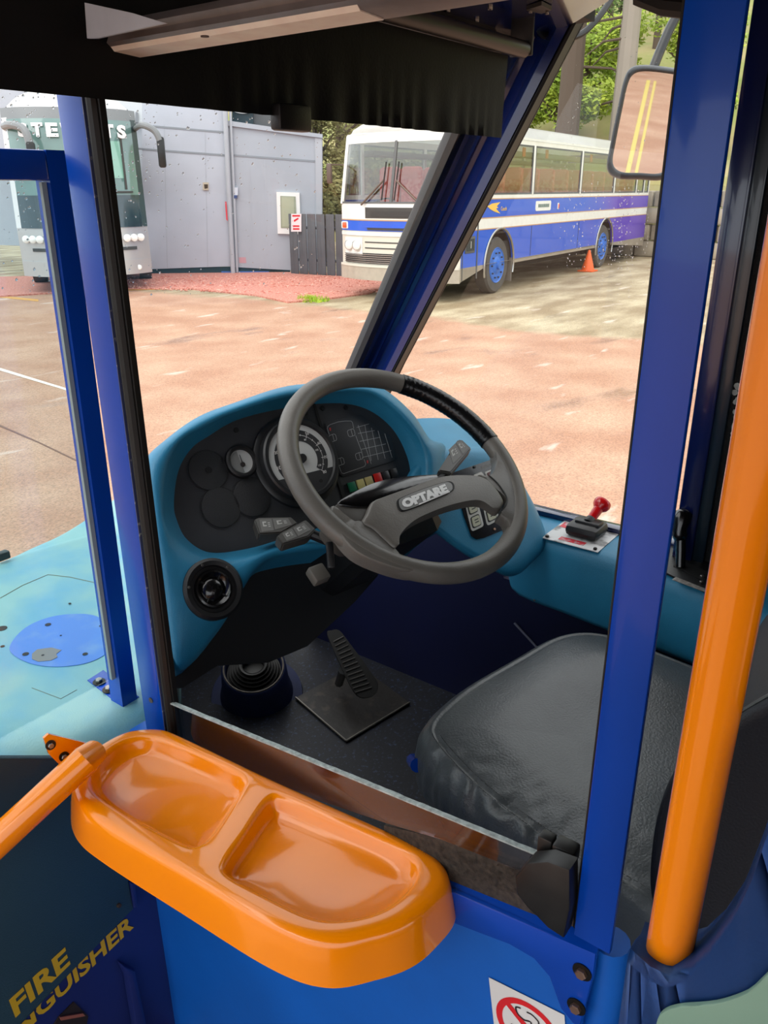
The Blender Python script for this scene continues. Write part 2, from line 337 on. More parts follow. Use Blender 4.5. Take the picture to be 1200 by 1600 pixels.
# right post
rp = empty('door_post', (.60, .18, 1.0), 'broad glossy blue flat post right of the steering wheel', 'post')
bm = B(); xr = at(962, 1452, X=.60).y
bb(bm, (.592, .160, 1.135), (.600, .199, 2.3), bev=.0015); obj('post_bar', bm, BLUE, rp)
bm = B(); tube(bm, [(.598, .2005, 1.14), (.598, .2005, 2.3)], .0018, 6); obj('dark_edge', bm, RUBBER, rp)
# header rail above cab opening
hr = empty('header_rail', (.60, .5, 2.0), 'pale aluminium rail with cream strip across top above the blind', 'rail')
def hsec(prof, y0, y1): return [[V((x, y, z)) for x, z in prof] for y in (y0, y1)]
bm = B(); loft(bm, hsec([(.588, 2.010), (.584, 2.005), (.590, 2.000), (.587, 1.994), (.596, 1.988), (.63, 1.986), (.63, 2.013), (.592, 2.013)], .05, .842), True, True, True); obj('rail_body', bm, M('brushed_rail', (128,120,118), .45, .3, var=.15, vscale=30), hr)
bm = B(); loft(bm, hsec([(.5915, 1.991), (.5955, 1.987), (.628, 1.985), (.628, 1.9875), (.597, 1.9895)], .466, .815), True, True, True); obj('cream_strip', bm, M('cream_tape', (255,238,222), .6, var=.08, vscale=40), hr)
bm = B(); lathe(bm, [(.004, 0), (.004, .001)], at(320, 56, Z=1.9845), (0, 0, -1), 12); obj('screw_hole', bm, M('hole_brown', (70,52,48), .6), hr)
bm = B(); bb(bm, (.604, .05, 2.012), (.608, .845, 2.24)); obj('upper_pane', bm, GLASS('clear_glass'), hr)
bm = B(); bb(bm, (.63, .62, 2.16), (1.0, .66, 2.24)); bb(bm, (.6, .0, 2.1), (.61, .6, 2.24)); obj('upper_lining', bm, M('dark_lining'), hr)
bm = B(); slab(bm, [at(x, y, X=.54) for x, y in ((132, 4), (205, 20), (258, 36), (150, 60), (136, 60))], (.003, 0, 0)); obj('pane_reflection', bm, M('pane_reflection_pale', (196,204,216), .35, coat=.4, var=.1, vscale=20), hr, smooth=False)  # pale slab imitating a reflection in the upper pane
# blind + roller
bl = empty('sun_blind', (.95, .79, 2.07), 'black pull-down sun blind rippled along its lower edge across the windscreen', 'blind')
bm = B(); NX, NZ = 150, 14; g = []
for i in range(NX+1):
    X = -.1+1.54*i/NX; row = []
    for j in range(NZ+1):
        z = 2.075-(2.075-1.941)*j/NZ; t = j/NZ; a_ = max(0, (X-.62)/.8) if X < 1.25 else max(0, (1.44-X)/.19)
        row.append(bm.verts.new((X, .79+.006*math.sin(t*1.5)+.0035*math.sin(X*150+3*math.sin(X*23))*t**3*min(1, a_*3), z)))
    g.append(row)
for i in range(NX):
    for j in range(NZ): bm.faces.new((g[i][j], g[i+1][j], g[i+1][j+1], g[i][j+1]))
bmesh.ops.solidify(bm, geom=bm.faces[:], thickness=.0015)
obj('blind_cloth', bm, M('blind_cloth', (16,15,15), .55, bump=.2, bscale=200), bl)
bm = B(); tube(bm, [(-.1, .77, 2.085), (1.46, .77, 2.085)], .014, 16); bm2 = bm; obj('roller', bm, M('roller_black', (38,36,35), .4), bl)
bm = B(); bb(bm, (1.462, .755, 2.075), (1.468, .80, 2.16), bev=.002); bb(bm, (1.40, .755, 2.15), (1.468, .80, 2.16)); obj('bracket', bm, BLACK, bl)
bm = B(); box(bm, at(455, 187, Y=.79)+V((0, 0, .002)), (.062, .02, .032), bev=.004); obj('pull_handle', bm, BLACK, bl)
# blue overhead panel & cable
op = empty('overhead_panel', at(800, 30, X=1.4), 'dark blue painted overhead panel holding a black cable clamp', 'panel')
bm = B(); slab(bm, [at(x, y, Z=2.135) for x, y in ((560, -30), (975, -30), (950, 2), (900, 34), (855, 54), (835, 62), (600, 60))], (0, 0, .012)); obj('panel_sheet', bm, M('dark_blue_gloss'), op)
for x, y in ((700, 14), (745, 30), (766, 11)): bolt(op, at(x, y, Z=2.135), (0, 0, -1), .004, washer=False)
cb = empty('hanging_cable', at(846, 14, Z=2.13), 'black cable looping from a triangular clamp near the pillar top', 'cable')
bm = B(); slab(bm, [at(x, y, Z=2.128) for x, y in ((822, 16), (846, 8), (862, 16), (846, 22))], (0, 0, .006)); obj('clamp', bm, BLACK, cb)
bm = B(); tube(bm, crs([at(845, 10, D=1.52), at(840, 36, D=1.52), at(850, 55, D=1.54), at(880, 61, D=1.57), at(910, 52, D=1.60), at(938, 24, D=1.62), at(960, -10, D=1.64)], 5, False), .0065, 10); obj('cable_sleeve', bm, BLACK, cb)
for x, y in ((829, 17), (855, 19)): bolt(cb, at(x, y, Z=2.127), (0, 0, -1), .003, washer=False)
# ---- cab door
cdoor = empty('cab_door', (.6, .55, .45), 'blue half-height cab door panel below the orange tray with glass lip on top', 'door')
bm = B(); slab(bm, [V((.60, .965, .3)), V((.60, .182, .3)), V((.60, .182, 1.085)), V((.60, .36, 1.06)), V((.60, .965, 1.04))], (.03, 0, 0)); obj('door_skin', bm, BLUE2, cdoor)
bm = B(); out = [at(x, y, X=.598) for x, y in ((640, 1362), (700, 1384), (934, 1484), (930, 1520), (908, 1600), (898, 1592), (880, 1570), (862, 1520), (838, 1492), (800, 1470), (640, 1410))]
slab(bm, out, (-.006, 0, 0), bev=.0015)
a, b = at(640, 1362, X=.598), at(934, 1484, X=.598)
loft(bm, [[a+V((-.006, 0, 0)), a+V((.02, 0, .006)), a+V((.02, 0, -.006)), a+V((.0, 0, -.012))], [b+V((-.006, 0, 0)), b+V((.02, 0, .006)), b+V((.02, 0, -.006)), b+V((.0, 0, -.012))]], True, True, True)
tr_ = obj('top_rail', bm, BLUE, cdoor)
for x, y in ((910, 1518), (901, 1572)): bolt(tr_, at(x, y, X=.592), (-1, 0, 0), .0062, mat=M('coppery_steel', (176,140,120), .35, .9))
bm = B(); out = [at(x, y, X=.605) for x, y in ((262, 1100), (560, 1222), (856, 1345), (846, 1374), (690, 1312), (600, 1285), (262, 1170))]
slab(bm, out, (.005, 0, 0)); obj('sliding_glass', bm, GLASS('tinted_lip', (.62, .56, .60), 1.6, .03), cdoor)
bm = B(); n_e = 60; random.seed(3); rg = []
for i in range(n_e+1):
    t = i/n_e; p = at(262+594*t, 1099+246*t, X=.6025); hh = .0022*(1-.35*t)+random.uniform(0, .0010); rg.append([p, p+V((0, 0, hh)), p+V((.006, 0, hh)), p+V((.006, 0, 0))])
loft(bm, rg, True, True, True); obj('glass_edge', bm, M('ground_glass_edge', (160,168,165), .5, var=.35, vscale=150), cdoor)
bm = B(); out = [at(x, y, X=.606) for x, y in ((600, 1290), (690, 1310), (880, 1385), (900, 1448), (880, 1446), (700, 1378), (600, 1340))]
slab(bm, out, (.014, 0, 0)); random.seed(8)
for i in range(900):
    t = random.random(); p = at(605+285*t, 1298+88*t+random.uniform(0, 40), X=.6045); d = V((-.4, random.uniform(-.6, .6), 1)).normalized()*random.uniform(.004, .009)
    q = p+d; s_ = V((0, .0004, 0)); bm.faces.new([bm.verts.new(z_) for z_ in (p-s_, p+s_, q)])
obj('brush_seal', bm, M('brush_brown', (34,27,22), .8, c2=(70,58,48), vscale=150), cdoor, smooth=False)
bm = B(); out = [at(x, y, X=.598) for x, y in ((818, 1352), (838, 1330), (868, 1327), (903, 1340), (903, 1400), (893, 1446), (868, 1430), (840, 1400), (820, 1378))]
slab(bm, out, (-.02, 0, 0), bev=.003); p = at(854, 1322, X=.61); box(bm, p, (.014, .016, .03), bev=.002); p = at(884, 1330, X=.61); box(bm, p, (.02, .024, .02), bev=.003)
obj('latch', bm, M('latch_black', (26,25,24), .42, var=.3, vscale=60), cdoor)
# moulded end of the door frame
fr_ = empty('door_hinge_moulding', at(940, 1550, X=.61), 'rounded blue moulding beside the two door bolts', 'moulding')
bm = B(); yy = [.178, .150]; tube(bm, [at(955, 1470, X=.625), at(950, 1530, X=.625), at(932, 1640, X=.625)], .020, 14); obj('moulding_skin', bm, BLUE2, fr_)
# no smoking sticker
sk = empty('no_smoking_sticker', at(820, 1570, X=.5985), 'white no smoking sticker with red circle on the blue door', 'sticker')
o0 = at(764, 1527, X=.5985); u_ = (at(882, 1586, X=.5985)-o0); wd = u_.length; uu = u_.normalized(); vv = uu.cross(V((-1, 0, 0))).normalized(); vv = -vv if vv.z > 0 else vv
def sp(a, b, e=0): return o0 + uu*a*wd + vv*b*wd + V((-e, 0, 0))
bm = B(); slab(bm, [sp(0, 0), sp(1, 0), sp(1, 1.15), sp(0, 1.15)], (-.0004, 0, 0)); obj('sticker_sheet', bm, M('sticker_white', (222,218,214), .45), sk, smooth=False)
def arc_strip(bm, pts, wdt, e):
    L_ = [];
    for i, p in enumerate(pts):
        a = V(pts[max(i-1, 0)]); b = V(pts[min(i+1, len(pts)-1)]); d = (b-a).normalized(); n2 = V((-d.y, d.x))*wdt/2; q = V(p)
        L_.append([sp(*(q+n2), e), sp(*(q-n2), e)])
    loft(bm, L_, False)
bm = B(); arc_strip(bm, [(.5+.40*math.cos(a*math.pi/24), .53+.40*math.sin(a*math.pi/24)) for a in range(49)], .085, .0008)
arc_strip(bm, [(.5-.28, .53-.28), (.5+.28, .53+.28)], .085, .0009); obj('red_ring', bm, M('sign_red', (218,32,40), .4), sk, smooth=False)
bm = B(); arc_strip(bm, [(.26, .60), (.48, .60)], .05, .0007); arc_strip(bm, [(.62, .60), (.76, .60)], .05, .0007)
arc_strip(bm, crs([(.40+.02, .235), (.355, .26), (.37, .35), (.45, .40), (.54, .38), (.56, .46), (.62, .50)], 5, False), .022, .0010)
arc_strip(bm, crs([(.50, .25), (.57, .25), (.65, .31), (.65, .40), (.72, .40), (.78, .47)], 5, False), .022, .0010); obj('cigarette_mark', bm, M('sign_black', (36,30,34), .4), sk, smooth=False)
# ---- orange tray
ty = empty('coin_tray', (.51, .6, 1.06), 'glossy orange moulded tray with two shallow hollows below the glass lip', 'tray')
ZT_ = 1.12
def offs(P_, ins, z, k=8, it=0):
    pts = crs([V((x, y, 0)) for x, y in P_], k); n = len(pts); out = []
    for i, p in enumerate(pts):
        d = (pts[(i+1) % n]-pts[i-1]).normalized(); out.append(p+V((-d.y, d.x, 0))*ins)
    for _ in range(int(max(0, ins)*1500)): out = [(out[i-1]+out[i]*2+out[(i+1) % n])/4 for i in range(n)]
    for p in out: p.z = z
    return out
O2 = [(.545,.345),(.585,.346),(.609,.372),(.612,.425),(.600,.55),(.590,.657),(.580,.80),(.571,.842),(.540,.874),(.500,.880),(.465,.872),(.430,.846),(.408,.80),(.405,.74),(.414,.60),(.424,.47),(.442,.408),(.480,.372),(.512,.352)]
HL = [(.440,.640),(.452,.617),(.480,.617),(.545,.640),(.568,.655),(.573,.690),(.560,.800),(.548,.838),(.524,.858),(.490,.858),(.455,.842),(.432,.805),(.430,.745)]
HR = [(.455,.440),(.478,.405),(.515,.380),(.560,.374),(.588,.388),(.596,.425),(.585,.520),(.576,.590),(.560,.610),(.500,.592),(.455,.578),(.440,.560),(.445,.500)]
bm = B()
vo = loft(bm, [offs(O2, i_, ZT_+z_) for i_, z_ in ((-.009, -.056), (-.005, -.03), (-.001, -.012), (.001, -.006), (.004, -.002), (.008, -.0004), (.011, 0))], True)
def hollow(P_):
    v_ = loft(bm, [offs(P_, i_, ZT_+z_) for i_, z_ in ((-.003, 0), (0, -.0008), (.003, -.003), (.005, -.007), (.009, -.015), (.013, -.020), (.019, -.0232), (.0215, -.0235), (.0235, -.0245))], True)
    bmesh.ops.triangle_fill(bm, edges=[bm.edges.get((v_[-1][i], v_[-1][(i+1) % len(v_[-1])])) for i in range(len(v_[-1]))], use_beauty=True); return v_[0]
ha, hb = hollow(HL), hollow(HR)
es = []
for loop in (vo[-1], ha, hb):
    for i in range(len(loop)): es.append(bm.edges.get((loop[i], loop[(i+1) % len(loop)])))
bmesh.ops.triangle_fill(bm, edges=es, use_beauty=True)
obj('tray_moulding', bm, ORANGE, ty, angle=1.2)
# ---- orange hand rail at left, into the console
r1 = empty('hand_rail', at(110, 1170, Y=.945), 'orange tubular hand rail running off the left edge below the console', 'rail')
pa, pb = at(150, 1166, Y=.93), at(-60, 1352, Y=.90)
pa = V((.50, .91, 1.112)); 
bm = B(); tube(bm, [at(150, 1173, D=1.055), at(147, 1176, D=1.05), at(135, 1186, D=1.03), at(0, 1311, D=.99), at(-160, 1460, D=.96)], [.008, .017, .0195, .0195, .0195], 20); obj('tube', bm, ORANGE, r1)
pn = V((-.25, -1, .15)).normalized(); pc = at(105, 1168, D=1.06)
bm = B(); slab(bm, [onp(x, y, pc, pn) for x, y in ((68, 1154), (76, 1147), (146, 1164), (158, 1175), (140, 1215), (92, 1194), (76, 1178))], pn*-.006, bev=.001); obj('flange', bm, ORANGE, r1)
for x, y in ((79, 1164), (100, 1182)): bolt(r1, onp(x, y, pc, pn)+pn*.0, pn, .004, washer=True)
# ---- orange grab pole at right
gp = empty('grab_pole', at(1045, 1490, X=.5), 'thick vertical orange grab pole standing in the moulding at right', 'pole')
bm = B(); tube(bm, [(.5, .0895, 1.285), (.5, .0895, 2.2)], .0178, 32); obj('tube', bm, ORANGE, gp)
# ---- seat back shell moulding lower right
sh = empty('seat_surround', at(1100, 1500, X=.55), 'blue moulded surround with pale green infill at lower right corner', 'moulding')
o_top = [(985, 1482), (996, 1492), (1016, 1510), (1046, 1524), (1078, 1512), (1110, 1478), (1150, 1420), (1182, 1350), (1212, 1262), (1260, 1200)]
far = [at(x, y, X=.56) for x, y in ((1000, 1466), (1008, 1440), (1040, 1450), (1075, 1456), (1105, 1448), (1135, 1420), (1165, 1375), (1190, 1310), (1215, 1240), (1262, 1170))]
near = [at(x, y, X=.47) for x, y in o_top]
mid = [(a*.5+b*.5)+V((-.005, 0, .008)) for a, b in zip(near, far)]
low = [at(x, y, X=.465) for x, y in ((958, 1660), (972, 1660), (995, 1660), (1030, 1660), (1065, 1660), (1100, 1660), (1140, 1660), (1180, 1660), (1260, 1660), (1330, 1660))]
n0 = [a+V((-.004, 0, -.010)) for a in near]
bm = B(); loft(bm, [far, mid, near, n0, low], False); bmesh.ops.solidify(bm, geom=bm.faces[:], thickness=-.004); obj('surround_skin', bm, M('blue_moulding', (34,78,142), .42, var=.1, vscale=9, bump=.15, bscale=200), sh, angle=1.2)
bm = B(); slab(bm, crs([at(x, y, X=.462) for x, y in ((1026, 1605), (1034, 1580), (1060, 1568), (1120, 1562), (1170, 1545), (1220, 1512), (1260, 1600), (1240, 1680), (1100, 1700), (1020, 1660))], 5), (-.004, 0, 0), bev=.0012); obj('green_infill', bm, M('pale_green', (128,160,140), .5), sh)
# ---- driver's seat
st = empty('driver_seat', (1.1, .33, .55), 'black leatherette driver seat with a wrinkled stitched corner behind the steering wheel', 'seat')
cu_o = [(.80, -.02), (1.40, .0), (1.425, .30), (1.44, .48), (1.37, .575), (1.22, .612), (1.04, .640), (.925, .625), (.862, .535), (.815, .40), (.79, .22)]
def cring(ins, z, k=8):
    pts = crs([V((x, y, 0)) for x, y in cu_o], k); c_ = V((1.12, .3, 0)); out = []; n = len(pts)
    for i, p in enumerate(pts):
        d = (pts[(i+1) % n]-pts[i-1]).normalized(); nn = V((d.y, -d.x, 0)); out.append(p - nn*ins + V((0, 0, z)))
    return out
bm = B(); prof = [(.05, .84), (.02, .86), (.003, .90), (0, .94), (.004, .968), (.014, .988), (.024, .9965), (.028, .9985), (.034, .9970), (.040, .9990), (.046, 1.000), (.075, 1.004), (.12, 1.008), (.17, 1.006), (.23, 1.003)]
pf2 = []
for (a0_, b0_), (a1_, b1_) in zip(prof, prof[1:]):
    for q_ in range(3): pf2.append((a0_+(a1_-a0_)*q_/3, b0_+(b1_-b0_)*q_/3))
prof = pf2+[prof[-1]]; rings = [cring(a, b, 22) for a, b in prof]
for ri, r in enumerate(rings):
    for i, p in enumerate(r):
        ins_, zz_ = prof[ri]
        # wrinkles along the left front corner
        wr = max(0, min(1, (.62-p.y)/.06))*max(0, min(1, (p.y-.10)/.12))*max(0, 1-max(0, p.x-.84)/.12)
        if zz_ > .88:
            p.z += .005*noise.noise(V((p.x*5, p.y*5, 3))); f_ = noise.noise(V((p.x*22+p.y*9, p.y*46-p.x*14, p.z*16)))
            rg_ = (1-abs(f_)*3.0)
            p += V((-.6, 0, .8))*(.0045*wr*rg_)
        p.z -= .010*math.exp(-((p.x-1.12)**2+(p.y-.30)**2)/.03)
vr = loft(bm, rings, True); bmesh.ops.triangle_fill(bm, edges=[bm.edges.get((vr[-1][i], vr[-1][(i+1) % len(vr[-1])])) for i in range(len(vr[-1]))], use_beauty=True)
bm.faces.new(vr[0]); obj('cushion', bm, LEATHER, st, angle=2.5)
bm = B(); rr_ = cring(.036, .9995, 14)
for rr_, zz in (([p for p in cring(.028, 1.000, 14) if p.x < .93 and p.y > .1], 0), ([p for p in cring(.040, 1.0015, 14) if p.x < .93 and p.y > .1], 0)):
    for i in range(0, len(rr_)-1):
        a, b = rr_[i], rr_[i+1]
        if (b-a).length > .03: continue
        for k_ in range(2):
            p = a.lerp(b, k_/2); q_ = a.lerp(b, k_/2+.32); tube(bm, [p, q_], .0009, 4)
obj('seam_stitching', bm, M('stitch_grey', (70,72,74), .5), st, kind='stuff')
bm = B(); bb(bm, (.90, .06, .78), (1.38, .56, .86), bev=.02); obj('seat_pan', bm, BLACK, st)
bm = B(); bb(bm, (1.0, .15, .55), (1.3, .5, .78), bev=.02); obj('seat_base', bm, BLACK, st)
# backrest: a rounded cushion with a stitched edge, seen from its side
bo = [(1012, 1400), (1014, 1320), (1030, 1250), (1056, 1200), (1090, 1162), (1140, 1125), (1200, 1090), (1270, 1060), (1330, 1100), (1330, 1400), (1200, 1470), (1090, 1475), (1035, 1450)]
bm = B(); rgs = []
for dx, sc_ in ((.0, .82), (-.004, .93), (.012, .985), (.04, 1.0), (.10, 1.0), (.30, 1.0), (.42, 1.0), (.46, .95), (.47, .82)):
    base = [at(x, y, X=.80) for x, y in bo]; c_ = sum(base, V((0, 0, 0)))/len(base)
    rgs.append(crs([c_+(p-c_)*sc_+V((dx, 0, 0)) for p in base], 5))
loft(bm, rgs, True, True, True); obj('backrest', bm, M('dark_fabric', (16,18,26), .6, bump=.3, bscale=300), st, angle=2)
bm = B()
for off in (0, .010, .020):
    pth = crs([at(x, y, X=.81+off) for x, y in ((1082, 1172), (1110, 1150), (1150, 1122), (1200, 1092), (1240, 1072))], 4, False); tube(bm, [p+V((0, .002, .002)) for p in pth], .0022, 6)
obj('piping', bm, M('piping_grey', (58,62,62), .4), st)
bm = B(); tube(bm, [at(645, 1188, X=.95), at(652, 1196, X=.90)], .012, 10); obj('adjuster_knob', bm, BLUE, st)
# ================================================================ DASHBOARD
P0 = V((1.1238, .9747, 1.3836)); yaw = math.radians(14.6); be = math.radians(30)
pu = V((math.cos(yaw), -math.sin(yaw), 0)); pv = zv*math.cos(be) + V((math.sin(yaw), math.cos(yaw), 0))*math.sin(be); pn = pu.cross(pv).normalized()
if pn.y > 0: pn = -pn
def pp(x, y, e=0): return onp(x, y, P0, pn) + pn*e
def pq(x, y, e=0): return onp(x, y, P0+pn*e, pn)          # the pixel stays put, the plane moves
db = empty('dashboard', P0-V((0, 0, .3)), 'teal moulded dashboard with deep hood behind the steering wheel', 'dashboard')
R0 = [(270,785),(277,735),(297,700),(325,680),(370,655),(440,637),(520,628),(572,636),(612,665),(636,705),(643,745),(625,790),(560,810),(445,842),(390,858),(330,865),(292,845),(275,815)]
R1 = [(256,785),(262,730),(283,690),(318,668),(366,645),(445,622),(525,613),(582,617),(628,653),(655,690),(664,735),(650,800),(575,835),(447,851),(394,868),(332,877),(284,856),(262,825)]
R2 = [(229,778),(226,722),(260,686),(310,651),(367,629),(450,603),(530,599),(590,603),(642,643),(671,685),(698,706),(690,825),(590,850),(448,868),(398,893),(342,985),(275,1045),(247,900)]
def pr_(R, e, s=1): 
    pts = [pq(x, y, e) for x, y in R]; c_ = sum(pts, V((0, 0, 0)))/len(pts); return crs([c_+(p-c_)*s for p in pts], 6)
def mixr(a, b, t): return [(x0*(1-t)+x1*t, y0*(1-t)+y1*t) for (x0, y0), (x1, y1) in zip(a, b)]
bm = B()
rg = [pr_(mixr(R0, R1, -.2), -.004), pr_(R0, .004), pr_(mixr(R0, R1, .55), .024), pr_(R1, .038), pr_(mixr(R1, R2, .12), .046), pr_(mixr(R1, R2, .4), .048), pr_(mixr(R1, R2, .7), .042), pr_(mixr(R1, R2, .92), .026), pr_(R2, .006)]
last = rg[-1]; rg += [[p - pn*.03 + V((0, 0, -.004)) for p in last], [p - pn*.09 + V((0.02, .0, -.02)) for p in last], [p - pn*.17 + V((.03, 0, -.05)) for p in last]]
loft(bm, rg, True); obj('hood_moulding', bm, TEAL, db, angle=2)
# right wing with the switch plate
W1 = [(655,715),(690,702),(740,698),(772,703),(792,722),(816,755),(840,800),(854,838),(853,856),(835,875),(812,896),(790,900),(758,884),(722,864),(684,836),(655,812),(625,775)]
bm = B(); wc = V((745, 800)); sh_ = lambda s: [(wc.x+(x-wc.x)*s, wc.y+(y-wc.y)*s) for x, y in W1]
rg = [pr_(sh_(.80), .030), pr_(sh_(.90), .029), pr_(sh_(.96), .022), pr_(sh_(.99), .010), pr_(sh_(1.0), -.004)]; last = rg[-1]
rg += [[p - pn*.05 + V((0, 0, .035)) for p in last], [p - pn*.16 + V((.03, 0, .11)) for p in last]]
vr = loft(bm, rg, True); bmesh.ops.triangle_fill(bm, edges=[bm.edges.get((vr[0][i], vr[0][(i+1) % len(vr[0])])) for i in range(len(vr[0]))], use_beauty=True)
obj('side_moulding', bm, TEAL, db, angle=2)
sp_ = empty('switch_plate', pq(760, 790, .03), 'black switch plate with white framed buttons glimpsed through the steering wheel', 'switches')
bm = B(); slab(bm, [pq(x, y, .0305) for x, y in ((676,757),(700,741),(765,719),(786,714),(798,735),(804,798),(796,824),(755,841),(744,843),(736,838),(724,805),(716,775)) ][::-1], pn*.002); obj('plate', bm, M('gloss_black', (12,12,13), .2, coat=.4), sp_, smooth=False)
def rquad(bm, c4, e, th, r=.25, n=4):      # rounded quad from four pixel corners
    P = [pq(x, y, e) for x, y in c4]; pts = []
    for i in range(4):
        a, b, c_ = P[i-1], P[i], P[(i+1) % 4]; l = min((a-b).length, (c_-b).length)*r
        s, t = b+(a-b).normalized()*l, b+(c_-b).normalized()*l
        for k in range(n+1):
            q = k/n; pts.append(s*(1-q)**2+b*2*q*(1-q)+t*q*q)
    slab(bm, pts, pn*th)
cols = [((721,765),(739,757),(756,822),(737,831)), ((746,752),(763,745),(780,812),(761,822)), ((770,745),(800,735),(806,810),(786,815))]
for c4 in cols:
    bm = B(); rquad(bm, c4, .0327, .001, .2); fr2 = obj('switch_frame', bm, M('switch_white', (205,205,200), .4), sp_, smooth=False)
def lerp4(c4, u0, u1, v0, v1):
    A, B_, C_, D_ = [V(p) for p in c4]
    f = lambda u, v: ((A*(1-u)+B_*u)*(1-v)+(D_*(1-u)+C_*u)*v)
    return [tuple(f(u0, v0)), tuple(f(u1, v0)), tuple(f(u1, v1)), tuple(f(u0, v1))]
cream = M('button_cream', (190,190,168), .45)
for ci, c4 in enumerate(cols[:2]):
    for v0 in (.04, .36, .68):
        bm = B(); rquad(bm, lerp4(c4, .14, .86, v0, v0+.27), .0338, .0006, .2); obj('button_edge', bm, BLACK, sp_, smooth=False)
        bm = B(); rquad(bm, lerp4(c4, .22, .78, v0+.025, v0+.245), .0344, .003, .2); bt = obj('button', bm, cream, sp_, smooth=False)
        bm = B()
        for s in (.10, .16): rquad(bm, lerp4(c4, .42, .74, v0+s-.01, v0+s+.015), .0475-.0100, .0003, .1)
        obj('button_print', bm, M('print_dark', (60,60,58), .5), bt, smooth=False)
bm = B(); rquad(bm, lerp4(cols[2], .12, 1.1, .1, .88), .0338, .001, .1); obj('button', bm, BLACK, sp_, smooth=False)
for c4, mt in ((((757,738),(773,731),(778,742),(760,746)), M('switch_white')), (((740,742),(752,737),(757,744),(742,748)), M('switch_white'))):
    bm = B(); rquad(bm, c4, .0327, .001, .25); obj('switch_frame', bm, mt, sp_, smooth=False)
bm = B(); rquad(bm, ((761,739),(772,734),(775,742),(763,745)), .034, .002, .2); obj('button', bm, M('button_maroon', (96,36,36), .3), sp_, smooth=False, label='maroon lit button')
bm = B()
for k in range(3): rquad(bm, ((752,729+k*1.7),(778,719+k*1.7),(778,720+k*1.7),(752,730+k*1.7)), .0327, .0002, .1)
obj('plate_print', bm, M('print_grey', (110,110,108), .5), sp_, smooth=False)
bolt(sp_, pq(772, 827, .0325), pn, .003, washer=False, mat=M('coppery_steel')); bolt(sp_, pq(741, 730, .0325), pn, .003, washer=False, mat=BLACK)
# instrument face
ip = empty('instrument_panel', P0, 'black instrument panel with blanking discs and warning lamp diagram inside the hood', 'instruments')
bm = B(); vs = [bm.verts.new(p) for p in pr_(mixr(R0, R1, .15), -.001)]; bm.faces.new(vs); obj('panel_face', bm, PANEL, ip, smooth=False)
def disc(bm, x, y, r, e0, e1, n=40, r2_=None):
    o = pp(x, y, e0); lathe(bm, [(r, 0), (r2_ or r, e1-e0), (0, e1-e0)] if r2_ is None else [(r, 0), (r2_, e1-e0), (0, e1-e0)], o, pn, n)
for x, y in ((325, 735), (345, 793), (393, 777)):
    bm = B(); lathe(bm, [(.0385, -.0005), (.0385, .0006), (.037, .0006), (.0365, .0002), (.036, .0018), (.0345, .0024), (0, .0024)], pp(x, y), pn, 40); bk = obj('blanking_disc', bm, M('disc_black', (36,37,39), .55, bump=.6, bscale=700), ip)
bm = B(); disc(bm, 325, 735, .006, .0024, .0034); obj('disc_hole', bm, RUBBER, ip)
# small round gauge
g1_ = bm = B(); lathe(bm, [(.031, -.001), (.031, .008), (.028, .010), (.0235, .009), (.022, .004)], pp(376, 722), pn, 40); sg = obj('small_gauge', bm, BLACK, ip)
bm = B(); lathe(bm, [(.0225, 0), (0, 0.0002)], pp(376, 722, .004), pn, 32); obj('gauge_dial', bm, M('dial_silver', (188,190,188), .4), sg)
bm = B(); c_ = pp(376, 722, .0046); slab(bm, [c_+pu*.021*math.cos(a)+pv*.021*math.sin(a) for a in [math.radians(100+k*14) for k in range(13)]], pn*.0002); obj('dial_half', bm, M('dial_grey', (128,130,128), .4), sg, smooth=False)  # grey half of the dial face, laid over the silver
bm = B(); lathe(bm, [(.005, 0), (.004, .003), (0, .003)], pp(376, 722, .0046)-pv*.006, pn, 12); slab(bm, [c_+pu*a+pv*b for a, b in ((-.001, -.008), (.001, -.008), (.0004, .013), (-.0004, .013))], pn*.001); obj('gauge_needle', bm, M('needle_dark', (50,46,46), .4), sg)
# speedometer
sc0 = (462, 722); bm = B(); lathe(bm, [(.090, -.002), (.090, .008), (.084, .012), (.080, .012), (.079, .026), (.076, .029), (.070, .029), (.067, .024)], pp(*sc0), pn, 64); spd = obj('speedometer', bm, M('speedo_black', (30,31,33), .4), ip)
SE = .024; so_ = pp(*sc0, SE)
def sq(a, b, e=0): return so_ + pu*a + pv*b + pn*e
bm = B(); lathe(bm, [(.0690, 0), (0, .0002)], so_, pn, 56); obj('dial', bm, M('dial_silver'), spd)
def sband(r0, r1, a0, a1, e, mt, nm):
    bm = B(); k = 30; L_ = []
    for i in range(k+1):
        a = math.radians(a0+(a1-a0)*i/k); L_.append([sq(r0*math.cos(a), r0*math.sin(a), e), sq(r1*math.cos(a), r1*math.sin(a), e)])
    loft(bm, L_, False); return obj(nm, bm, mt, spd, smooth=False)
sband(.034, .056, 222, -42, .0006, M('dial_dark', (44,45,47), .45), 'dial_band')
bm = B(); slab(bm, [sq(.0688*math.cos(math.radians(a)), .0688*math.sin(math.radians(a)), .0007) for a in range(205, 336, 5)], pn*.0003); obj('dial_lower', bm, M('dial_dark'), spd, smooth=False)
sband(.0455, .0462, 222, -42, .0011, WHITE, 'dial_line')
bm = B()
for i in range(17):
    a = math.radians(222-264*i/16); d = V((math.cos(a), math.sin(a))); l = .0035 if i % 2 == 0 else .002; t_ = V((-d.y, d.x))*.0004
    slab(bm, [sq(*(d*(.046-l)+t_), .0011), sq(*(d*(.046+l)+t_), .0011), sq(*(d*(.046+l)-t_), .0011), sq(*(d*(.046-l)-t_), .0011)], pn*.0001)
obj('dial_ticks', bm, WHITE, spd, smooth=False)
